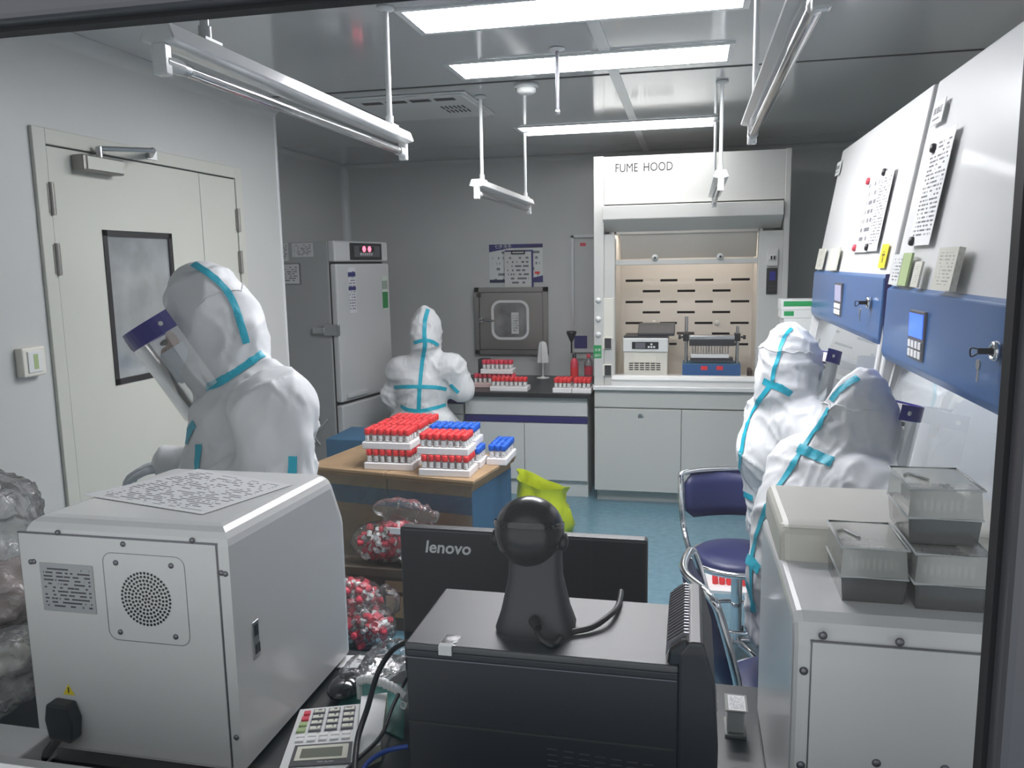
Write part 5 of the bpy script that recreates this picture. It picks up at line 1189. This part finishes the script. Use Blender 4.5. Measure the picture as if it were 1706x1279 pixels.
# ================================================================ PEOPLE IN WHITE PROTECTIVE SUITS
def suit_mat():
    m = bpy.data.materials.new('suit'); m.use_nodes = True; nt = m.node_tree; b = nt.nodes['Principled BSDF']; N, L = nt.nodes.new, nt.links.new
    b.inputs['Base Color'].default_value = (.74, .75, .76, 1); b.inputs['Roughness'].default_value = .5; b.inputs['Specular IOR Level'].default_value = .35
    tc = N('ShaderNodeTexCoord'); mp = N('ShaderNodeMapping'); mp.inputs['Scale'].default_value = (1.0, 1.0, .7); L(tc.outputs['Object'], mp.inputs[0])
    hs_ = []
    for sc, wt in ((5.5, 1.0), (13, .35)):
        n = N('ShaderNodeTexNoise'); n.noise_type = 'RIDGED_MULTIFRACTAL'; n.normalize = True; n.inputs['Scale'].default_value = sc; n.inputs['Detail'].default_value = 1.5; n.inputs['Distortion'].default_value = .9; L(mp.outputs[0], n.inputs['Vector'])
        k = N('ShaderNodeMath'); k.operation = 'MULTIPLY'; L(n.outputs['Fac'], k.inputs[0]); k.inputs[1].default_value = wt; hs_.append(k.outputs[0])
    ad = N('ShaderNodeMath'); ad.operation = 'ADD'; L(hs_[0], ad.inputs[0]); L(hs_[1], ad.inputs[1])
    bp_ = N('ShaderNodeBump'); bp_.inputs['Strength'].default_value = .75; bp_.inputs['Distance'].default_value = .03; L(ad.outputs[0], bp_.inputs['Height']); L(bp_.outputs[0], b.inputs['Normal']); M['suit'] = m
suit_mat()
def suit_disp(seed, amp=1):
    o = V((seed*3.1, seed*1.7, seed*.9))
    def f(p, n):
        a = p+o; w_ = noise.noise_vector(a*2.3)*.20
        q1 = V((a.x*1.2, a.y*1.2, a.z*.8))+w_; q2 = V((a.x, a.y*.9, a.z*1.25))+w_*1.3
        g = lambda q, sc: (1-abs(noise.noise(q*sc))*1.9)
        r1 = g(q1, 4.2); r2 = g(q2, 8.0); r3 = g(q1+V((3, 1, 2)), 15)
        return amp*(.011*(max(r1, 0)**2-.35)+.008*(max(r2, 0)**3-.25)+.0035*(max(r3, 0)**3-.25))
    return f
def glove(root, base, wrist, d, palm_n, curl=.5, thumb_side=1):
    """gloved hand: palm, four fingers of unequal length with bends, thumb leaving the side of the palm"""
    d = V(d).normalized(); n = V(palm_n); n = (n-d*n.dot(d)).normalized(); s = d.cross(n)*thumb_side; w_ = V(wrist); k = MB()
    k.cap(w_-d*.02, .030, w_+d*.02, .031)
    for i, (o, L_) in enumerate(((.030, .072), (.010, .080), (-.010, .075), (-.030, .060))):
        a = w_+d*.015+s*o*.7; b = w_+d*.085+s*o; k.cap(a, .016, b, .0105)
        c = b+(d*math.cos(curl*.6)-n*-1*math.sin(curl*.6))*L_*.45; e = c+(d*math.cos(curl*1.3)+n*math.sin(curl*1.3))*L_*.32; g = e+(d*math.cos(curl*2)+n*math.sin(curl*2))*L_*.24
        k.cap(b, .0098, c, .0090); k.cap(c, .0090, e, .0083); k.cap(e, .0083, g, .0075)
    a = w_+d*.025+s*.028; b = a+(d*.7+s*.75).normalized()*.040; c = b+(d*.95+s*.25+n*.3).normalized()*.032; e = c+(d+n*.5).normalized()*.022
    k.cap(a, .016, b, .0115); k.cap(b, .0112, c, .010); k.cap(c, .010, e, .0085)
    return mesh_obj(remesh(k, .0042, 3), 'glove', 'glove', root, base)
import numpy as np
def sdf_mesh(blobs, vox, k=.035, fn=None, smooth=2):
    """one continuous surface around tapered capsules ('c', p0, r0, p1, r1) and ellipsoids ('e', c, r[, rot])"""
    lo = np.full(3, 9e9); hi = -lo
    for b in blobs:
        for c, r in (((b[1], b[2]), (b[3], b[4])) if b[0] == 'c' else ((b[1], max(b[2])),)):
            lo = np.minimum(lo, np.array(c)-r); hi = np.maximum(hi, np.array(c)+r)
    lo = lo-.04; hi = hi+.04; n = np.ceil((hi-lo)/vox).astype(int)+1
    ax = [lo[i]+vox*np.arange(n[i]) for i in range(3)]; D = np.full(n, 1.0, np.float32)
    for b in blobs:
        if b[0] == 'c': a0, r0, a1, r1 = np.array(b[1]), b[2], np.array(b[3]), b[4]; l = np.minimum(a0-r0, a1-r1); h = np.maximum(a0+r0, a1+r1)
        else: c = np.array(b[1]); R = max(b[2]); l = c-R; h = c+R
        i0 = np.maximum(((l-.10-lo)/vox).astype(int), 0); i1 = np.minimum(((h+.10-lo)/vox).astype(int)+2, n)
        Xg, Yg, Zg = np.meshgrid(*[ax[q][i0[q]:i1[q]] for q in range(3)], indexing='ij')
        if b[0] == 'c':
            d_ = a1-a0; L2 = max(float(d_@d_), 1e-9); t = np.clip(((Xg-a0[0])*d_[0]+(Yg-a0[1])*d_[1]+(Zg-a0[2])*d_[2])/L2, 0, 1)
            v = np.sqrt((Xg-a0[0]-t*d_[0])**2+(Yg-a0[1]-t*d_[1])**2+(Zg-a0[2]-t*d_[2])**2)-(r0+(r1-r0)*t)
        else:
            P = [Xg-c[0], Yg-c[1], Zg-c[2]]
            if len(b) > 3: m_ = b[3]; P = [m_[0][q]*P[0]+m_[1][q]*P[1]+m_[2][q]*P[2] for q in range(3)]
            k0 = np.sqrt(sum((P[q]/b[2][q])**2 for q in range(3))); k1 = np.sqrt(sum((P[q]/b[2][q]**2)**2 for q in range(3))); v = k0*(k0-1)/np.maximum(k1, 1e-6)
        S_ = D[i0[0]:i1[0], i0[1]:i1[1], i0[2]:i1[2]]; hh = np.maximum(k-np.abs(S_-v), 0)/k; S_[...] = np.minimum(S_, v)-hh*hh*k*.25
    ins = D < 0; N = np.array(n)-1; cnt = np.zeros(N); acc = np.zeros((*N, 3))
    cs = [(x, y, z) for x in (0, 1) for y in (0, 1) for z in (0, 1)]
    sl = lambda c: D[c[0]:c[0]+N[0], c[1]:c[1]+N[1], c[2]:c[2]+N[2]]
    for a in cs:
        for q in range(3):
            if a[q]: continue
            b = list(a); b[q] = 1; va, vb = sl(a), sl(b); m_ = (va < 0) != (vb < 0); t = np.where(m_, va/np.where(m_, va-vb, 1), 0); cnt += m_
            for w_ in range(3): acc[..., w_] += np.where(m_, a[w_]+(t if w_ == q else 0), 0)
    act = cnt > 0; idx = np.full(N, -1); idx[act] = np.arange(act.sum()); ijk = np.argwhere(act); vs = lo+vox*(ijk+acc[act]/cnt[act][:, None]); fs = []
    for q in range(3):
        u, w_ = (q+1) % 3, (q+2) % 3; s0 = [slice(None)]*3; s1 = [slice(None)]*3; s0[q] = slice(0, -1); s1[q] = slice(1, None)
        e = np.argwhere(ins[tuple(s0)] != ins[tuple(s1)]); e = e[(e[:, u] > 0) & (e[:, w_] > 0) & (e[:, u] < N[u]) & (e[:, w_] < N[w_])]; flip = ins[e[:, 0], e[:, 1], e[:, 2]]
        du = np.zeros(3, int); du[u] = 1; dw = np.zeros(3, int); dw[w_] = 1; g = lambda p: idx[p[:, 0], p[:, 1], p[:, 2]]
        f = np.stack([g(e-du-dw), g(e-dw), g(e), g(e-du)], 1); f[~flip] = f[~flip][:, ::-1]; fs.append(f)
    fs = np.concatenate(fs); me = bpy.data.meshes.new('body'); me.from_pydata(vs.tolist(), [], fs.tolist())
    e = np.unique(np.sort(np.concatenate([fs[:, [0, 1]], fs[:, [1, 2]], fs[:, [2, 3]], fs[:, [3, 0]]]), 1), axis=0)
    for _ in range(smooth):
        a = np.zeros_like(vs); c = np.zeros(len(vs)); np.add.at(a, e[:, 0], vs[e[:, 1]]); np.add.at(a, e[:, 1], vs[e[:, 0]]); np.add.at(c, e[:, 0], 1); np.add.at(c, e[:, 1], 1); vs = vs*.5+a/c[:, None]*.5
    me.vertices.foreach_set('co', vs.ravel()); me.update(); me.polygons.foreach_set('use_smooth', [True]*len(me.polygons))
    if fn:
        nr = [v.normal.copy() for v in me.vertices]
        for v, n_ in zip(me.vertices, nr): v.co = v.co+n_*fn(v.co, n_)
        me.update()
    return me
class Person:
    def __init__(s, label, loc, body, head, seed, vox=.0095, amp=1, hs=1):
        s.base = V(loc); s.t = thing('person', label, 'person', s.base)
        s.hc, F, U = head; s.F = F.normalized(); s.U = (U-s.F*U.dot(s.F)).normalized(); s.S = s.F.cross(s.U)
        Rm = Matrix((s.F, s.S, s.U)).transposed(); s.Rm = Rm
        H = lambda f, a, u: s.hc+(s.F*f+s.S*a+s.U*u)*hs
        s.H = H
        E_ = lambda c, r: ('e', c, tuple(x*hs for x in r), Rm)
        body = list(body)+[E_(H(-.036, 0, .010), (.118, .104, .138)), E_(H(-.060, 0, .092), (.070, .056, .074)), E_(H(-.04, 0, -.085), (.098, .098, .10))]
        me = sdf_mesh(body, vox, .04, suit_disp(seed, amp)); s.bvh = BVHTree.FromPolygons([v.co.copy() for v in me.vertices], [tuple(p.vertices) for p in me.polygons])
        s.suit = mesh_obj(me, 'coverall', 'suit', s.t, s.base)
        s.suit['label'] = 'white hooded protective coverall'
        # face with eyes, nose, mask, goggles
        R_ = lambda *r: tuple(x*hs for x in r)
        f = MB(); f.ell(H(.026, 0, -.022), R_(.088, .074, .086), Rm, 24, 16); f.ell(H(.114, 0, -.012), R_(.018, .014, .024), Rm); fo = f.build('face', 'skin', s.t)
        for a in (-1, 1): MB().ell(H(.100, a*.030, .022), R_(.012, .012, .008), Rm, 10, 8).build('eye', 'eye', fo)
        MB().ell(H(.096, 0, -.062), R_(.016, .026, .007), Rm, 12, 8).build('mouth', 'redp', fo)
        mk = MB(); n = 14; vs = []
        for j in range(7):
            u = .0-.095*j/6
            for i in range(n+1):
                an = -1.35+2.7*i/n; r = .100+.012*math.sin(PI*j/6); vs.append(H(.026+(r+.018*math.cos(an)**3*math.sin(PI*(j+.6)/7))*math.cos(an), .086*math.sin(an), u))
        mk.add(vs, [(j*(n+1)+i, j*(n+1)+i+1, (j+1)*(n+1)+i+1, (j+1)*(n+1)+i) for j in range(6) for i in range(n)], True); mk.build('mask', 'mask', s.t)
    def shield(s, front=.178, u0=-.185, u1=.088, r=.140, ang=1.78, tilt=.0):
        sh = MB(); n = 28; cx = front-r; vs = []
        for u, k in ((u0, 0), (u0*.5, 1), (0, 2), (u1-.05, 3), (u1, 4)):
            for i in range(n+1):
                a = -ang*.92+2*ang*.92*i/n; vs.append(s.H(cx+r*math.cos(a)+tilt*(u1-u), r*1.0*math.sin(a), u))
        sh.add(vs, [(j*(n+1)+i, j*(n+1)+i+1, (j+1)*(n+1)+i+1, (j+1)*(n+1)+i) for j in range(4) for i in range(n)], True)
        so = sh.build('face_shield', 'visor', s.t)
        bd = MB(); vs = []; n = 24
        for i in range(n+1):
            a = -ang*.92+ang*1.84*i/n
            for rr, u in ((r+.0025, u1-.047), (r+.0025, u1+.002), (r-.0015, u1+.002), (r-.0015, u1-.047)): vs.append(s.H(cx+rr*math.cos(a), rr*1.0*math.sin(a), u))
        bd.add(vs, [(i*4+k, i*4+(k+1) % 4, i*4+4+(k+1) % 4, i*4+4+k) for i in range(n) for k in range(4)], False)
        bo = bd.build('shield_band', 'shieldblue', so)
        fm = MB(); vs = []
        for i in range(n+1):
            a = -ang*.5+ang*i/n
            for rr, u in ((r-.002, u1-.04), (r-.002, u1-.005), (r-.030, u1-.005), (r-.030, u1-.04)): vs.append(s.H(cx+rr*math.cos(a), rr*.9*math.sin(a), u))
        fm.add(vs, [(i*4+k, i*4+(k+1) % 4, i*4+4+(k+1) % 4, i*4+4+k) for i in range(n) for k in range(4)]); fm.build('foam_strip', 'foam', so)
        for sg in (-1, 1):
            a = sg*ang*.80; p = s.H(cx+(r+.003)*math.cos(a), (r+.003)*1.0*math.sin(a), u1-.022); d = (s.F*math.cos(a)+s.S*math.sin(a))
            MB().lathe([(0, 0), (.006, 0), (.006, .002), (0, .002)], p, d, 12).build('shield_button', 'white', bo)
            st = [s.H(cx+r*math.cos(sg*(ang*.60)), r*1.0*math.sin(sg*ang*.60), u1-.022)]
            a = sg*.13; p0 = s.H(cx+(r+.0035)*math.cos(a), (r+.0035)*1.0*math.sin(a), u1-.045)
        cl = MB(); vs = []
        for i in range(7):
            a = -.16+.32*i/6
            for rr, u in ((r+.004, u1-.042), (r+.004, u1-.008)): vs.append(s.H(cx+rr*math.cos(a), rr*1.0*math.sin(a), u))
        cl.add(vs, [(2*i, 2*i+2, 2*i+3, 2*i+1) for i in range(6)]); cl.build('shield_clip', 'white', bo)
        # elastic strap around the hood
        pts = []
        for i in range(25):
            a = ang*.9+(2*PI-1.8*ang)*i/24; q = s.H(-.02+.17*math.cos(a), .16*math.sin(a), u1-.022-.02*math.sin(PI*i/24)); h = s.bvh.find_nearest(q)
            pts.append(h[0]+h[1]*.001 if h[0] else q)
        MB().tube(pts, .0018, 6, False, False).build('elastic_strap', 'white', so)
        return so
    def tape(s, px, width=.024, n=10):
        """px: photo pixels; the tape lies where those sight lines meet the suit"""
        pts = spline([V((x, y, 0)) for x, y in px], n); hits = []
        for q in pts:
            d = ray(q.x, q.y).normalized(); h = s.bvh.ray_cast(CAM, d)
            if h[0] is not None: hits.append((h[0], h[1]))
        s.strip(hits, width)
    def tape3(s, pts, width=.024):
        hits = []
        for q in spline([V(p) for p in pts], 6):
            h = s.bvh.find_nearest(q)
            if h[0] is not None: hits.append((h[0], h[1]))
        s.strip(hits, width)
    def strip(s, hits, width):
        if len(hits) < 3: return
        P = [h[0] for h in hits]
        for _ in range(3): P = [P[0]]+[(P[i-1]+P[i]*2+P[i+1])/4 for i in range(1, len(P)-1)]+[P[-1]]
        vs = []; m_ = 4
        for i, p in enumerate(P):
            t_ = (P[min(i+1, len(P)-1)]-P[max(i-1, 0)]).normalized(); nn = hits[i][1]; sd = nn.cross(t_).normalized()
            for k in range(m_+1):
                q = p+sd*width*(k/m_-.5); h = s.bvh.find_nearest(q); vs.append((h[0]+h[1]*.0035) if (h[0]-q).length < .03 else q+nn*.0035)
        mb = MB(); mb.add(vs, [(i*(m_+1)+k, i*(m_+1)+k+1, (i+1)*(m_+1)+k+1, (i+1)*(m_+1)+k) for i in range(len(P)-1) for k in range(m_)], True)
        o = mb.build('tape_strip', 'tape', s.suit); return o
    def glove(s, *a, **k): return glove(s.t, s.base, *a, **k)
def dirv(yaw, pitch): return V((math.cos(yaw)*math.cos(pitch), math.sin(yaw)*math.cos(pitch), math.sin(pitch)))
def head_axes(yaw, pitch):
    F = dirv(yaw, pitch); U = dirv(yaw, pitch+PI/2); return F, U
# ---------------- worker by the door, bending to the left
Y1 = 1.98
q = lambda x, y, Yy=Y1: aY(x, y, Yy)
hF, hU = head_axes(math.radians(207), math.radians(-30))
sn, sf = q(452, 688, Y1-.17), q(415, 678, Y1+.18)
en, ef = q(462, 812, Y1-.21), q(372, 800, Y1+.20)
wn_, wf_ = q(345, 800, Y1-.10), q(285, 772, Y1+.10)
hip = q(432, 960); gl_ = hip.copy(); gl_.z = 0
body = [('e', q(428, 935), (.165, .185, .16)), ('c', q(428, 930), .165, q(418, 790), .165), ('e', q(418, 765), (.160, .195, .155)), ('c', sn+V((-.01, .05, 0)), .10, sf+V((0, -.06, 0)), .10), ('e', q(405, 690), (.115, .16, .11)),
        ('c', q(405, 665), .095, q(368, 615), .095), ('c', q(470, 700), .10, q(440, 640), .07),
        ('c', sn, .098, en, .080), ('c', en, .080, wn_, .052), ('c', sf, .095, ef, .078), ('c', ef, .078, wf_, .050),
        ('c', hip+V((0, -.09, 0)), .12, V((hip.x+.0, hip.y-.11, .48)), .095), ('c', V((hip.x, hip.y-.11, .48)), .095, V((hip.x+.03, hip.y-.11, .10)), .075), ('c', V((hip.x+.03, hip.y-.11, .06)), .055, V((hip.x-.12, hip.y-.11, .045)), .044),
        ('c', hip+V((0, .09, 0)), .12, V((hip.x-.03, hip.y+.12, .48)), .095), ('c', V((hip.x-.03, hip.y+.12, .48)), .095, V((hip.x, hip.y+.12, .10)), .075), ('c', V((hip.x, hip.y+.12, .06)), .055, V((hip.x-.15, hip.y+.12, .045)), .044)]
p1 = Person('worker in white hooded suit and face shield bending over beside the door', gl_, body, (q(338, 548), hF, hU), 1)
p1.shield()
p1.tape([(437, 590), (415, 606), (392, 622), (368, 636), (345, 646)], .026)
p1.tape([(322, 440), (355, 462), (382, 492), (398, 530), (410, 572)], .020)
p1.tape([(325, 705), (316, 722), (312, 740)], .024)
p1.tape([(332, 740), (330, 775), (330, 800)], .022)
p1.tape([(487, 760), (486, 790), (484, 815)], .022)
p1.glove(wf_, (q(240, 780, Y1+.08)-wf_), (0, 0, -1), .6, 1)
p1.glove(wn_, (-1, .1, -.1), (0, 0, -1), .6, -1)
# ---------------- worker at the back bench, seen from behind
Y2 = 4.98
q = lambda x, y, Yy=Y2: aY(x, y, Yy)
hF, hU = head_axes(math.radians(84), math.radians(-22))
sl_, sr_ = q(668, 618), q(752, 612)
el_, er_ = q(657, 662, 4.99), q(768, 648, 5.02)
wl_, wr_ = V((q(672, 660).x, 5.32, .80)), V((q(752, 650).x, 5.34, .80))
hp_ = q(706, 712); base = V((hp_.x, hp_.y, 0))
body = [('e', q(706, 705), (.225, .19, .14)), ('c', q(704, 690), .165, q(704, 650), .165), ('e', q(704, 640), (.195, .145, .15)), ('c', sl_+V((.03, 0, 0)), .098, sr_+V((-.03, 0, 0)), .098), ('c', q(708, 600), .10, q(712, 572, Y2+.02), .09),
        ('c', sl_, .088, el_, .078), ('c', el_, .076, wl_, .045), ('c', sr_, .090, er_, .080), ('c', er_, .078, wr_, .045),
        ('c', hp_+V((-.10, .05, -.02)), .115, V((hp_.x-.14, 5.22, .47)), .085), ('c', V((hp_.x-.14, 5.22, .47)), .085, V((hp_.x-.14, 5.18, .10)), .07),
        ('c', hp_+V((.10, .05, -.02)), .115, V((hp_.x+.14, 5.22, .47)), .085), ('c', V((hp_.x+.14, 5.22, .47)), .085, V((hp_.x+.14, 5.18, .10)), .07),
        ('c', V((hp_.x-.14, 5.17, .05)), .05, V((hp_.x-.14, 5.28, .045)), .042), ('c', V((hp_.x+.14, 5.17, .05)), .05, V((hp_.x+.14, 5.28, .045)), .042)]
p2 = Person('worker in white suit with blue tape cross, seen from behind at the back bench', base, body, (q(713, 554, Y2+.02), hF, hU), 2, .011, 1.05, .93)
p2.tape([(713, 515), (708, 535), (707, 556), (708, 575), (704, 600), (700, 640), (698, 670), (697, 705)], .026)
p2.tape([(690, 571), (704, 567), (718, 568), (730, 575)], .022)
p2.tape([(657, 645), (680, 644), (700, 644), (725, 645), (744, 648)], .024)
p2.tape([(668, 676), (680, 682), (700, 684), (722, 680), (742, 674)], .024)
p2.tape([(750, 640), (758, 648), (764, 654)], .022)
p2.glove(wl_, (.3, .8, -.05), (0, 0, -1), .5, -1); p2.glove(wr_, (-.3, .8, -.05), (0, 0, -1), .5, 1)
t = thing('round_stool', 'dark round stool under the worker at the back bench', 'stool', (hp_.x, hp_.y-.0, 0))
sz_ = hp_.z-.15
MB().lathe([(0, sz_-.05), (.17, sz_-.05), (.175, sz_-.02), (.16, sz_), (0, sz_)], base, Z, 24).build('seat', 'seatblue', t)
MB().cyl(base+Z*.05, base+Z*(sz_-.05), .022, n=12).build('post', 'chrome', t); MB().lathe([(0, .0), (.20, .0), (.20, .02), (.03, .05), (0, .05)], base, Z, 24).build('base', 'chrome', t)
# ---------------- two seated workers at the cabinets
def seated(label, Yc, px, yaw, hyaw, hpitch, seed, fx_, vox=.0095, hs=1):
    q = lambda n_, dy=0: aY(*px[n_], Yc+dy)
    F = V((math.cos(yaw), math.sin(yaw), 0)); Rr = V((F.y, -F.x, 0))
    hipc = q('hip'); ch = q('chest'); up = q('upper'); nk = q('neck'); hd_ = q('head'); wa = q('waist')
    base = V((hipc.x, hipc.y, 0)); body = [('e', hipc, (.17, .18, .15)), ('c', hipc, .16, wa, .155), ('c', wa, .155, ch, .160), ('e', ch, (.165, .185, .15)), ('c', ch, .15, up, .125), ('c', up-Rr*.11, .105, up+Rr*.11, .105), ('c', up, .11, nk, .092), ('c', nk, .092, hd_-V((.01, 0, .05)), .09)]
    hands = []
    for s in (1, -1):
        sh = up+Rr*s*.175+V((.02, 0, -.03)); el = sh+F*.12+V((.05, 0, -.20))+Rr*s*.02; wr = V((fx_+.12, sh.y*.5+(Yc+.10)*.5-.05*s+.04, .90)); body += [('c', sh, .095, el, .078), ('c', el, .078, wr, .048)]; hands.append((wr, s))
        hq = hipc+Rr*s*.09; kn = V((hipc.x+.36 if hipc.x+.36 < BX-.0 else BX-.02, hipc.y-s*.13+.04, .50)); kn.x = min(kn.x, BX-.13); an = V((kn.x-.03, kn.y, .10))
        body += [('c', hq, .115, kn, .088), ('c', kn, .085, an, .068), ('c', an+V((0, 0, -.045)), .048, an+V((.12, 0, -.058)), .040)]
    hF, hU = head_axes(hyaw, hpitch); p = Person(label, base, body, (hd_, hF, hU), seed, vox, 1, hs)
    for wr, s in hands: p.glove(wr, (1, 0, -.15), (0, 0, -1), .6, s)
    return p
p3 = seated('worker in white suit and face shield seated at the far safety cabinet', 3.22, dict(hip=(1322, 872), waist=(1312, 815), chest=(1303, 755), upper=(1312, 700), neck=(1318, 655), head=(1326, 612)), math.radians(24), math.radians(34), math.radians(-14), 3, 0.60)
p3.shield(front=.152, u0=-.17, r=.132)
p3.tape([(1319, 547), (1308, 560), (1300, 580), (1297, 595), (1290, 615), (1287, 635)], .014)
p3.tape([(1272, 634), (1284, 640), (1298, 645), (1318, 656)], .026)
p3.tape([(1284, 642), (1262, 672), (1246, 705), (1237, 745), (1232, 790), (1234, 825)], .020)
p3.tape([(1232, 812), (1240, 822), (1255, 830)], .024)
p4_ = seated('worker in white suit and face shield seated at the near safety cabinet', 2.22, dict(hip=(1350, 1035), waist=(1345, 960), chest=(1368, 865), upper=(1388, 800), neck=(1418, 752), head=(1446, 706)), math.radians(24), math.radians(22), math.radians(-12), 4, 0.60, .009, .80)
p4_.shield(front=.150, u0=-.19, r=.134)
p4_.tape([(1430, 629), (1412, 640), (1396, 655), (1386, 668)], .020)
p4_.tape([(1382, 680), (1362, 712), (1338, 748), (1312, 790), (1285, 832), (1265, 880), (1254, 930), (1253, 975), (1256, 1020)], .020)
p4_.tape([(1330, 746), (1345, 752), (1362, 760), (1388, 770)], .028)
p4_.tape([(1230, 920), (1242, 928), (1256, 938), (1266, 950)], .028)
p4_.tape([(1243, 965), (1250, 985), (1256, 1010)], .020)
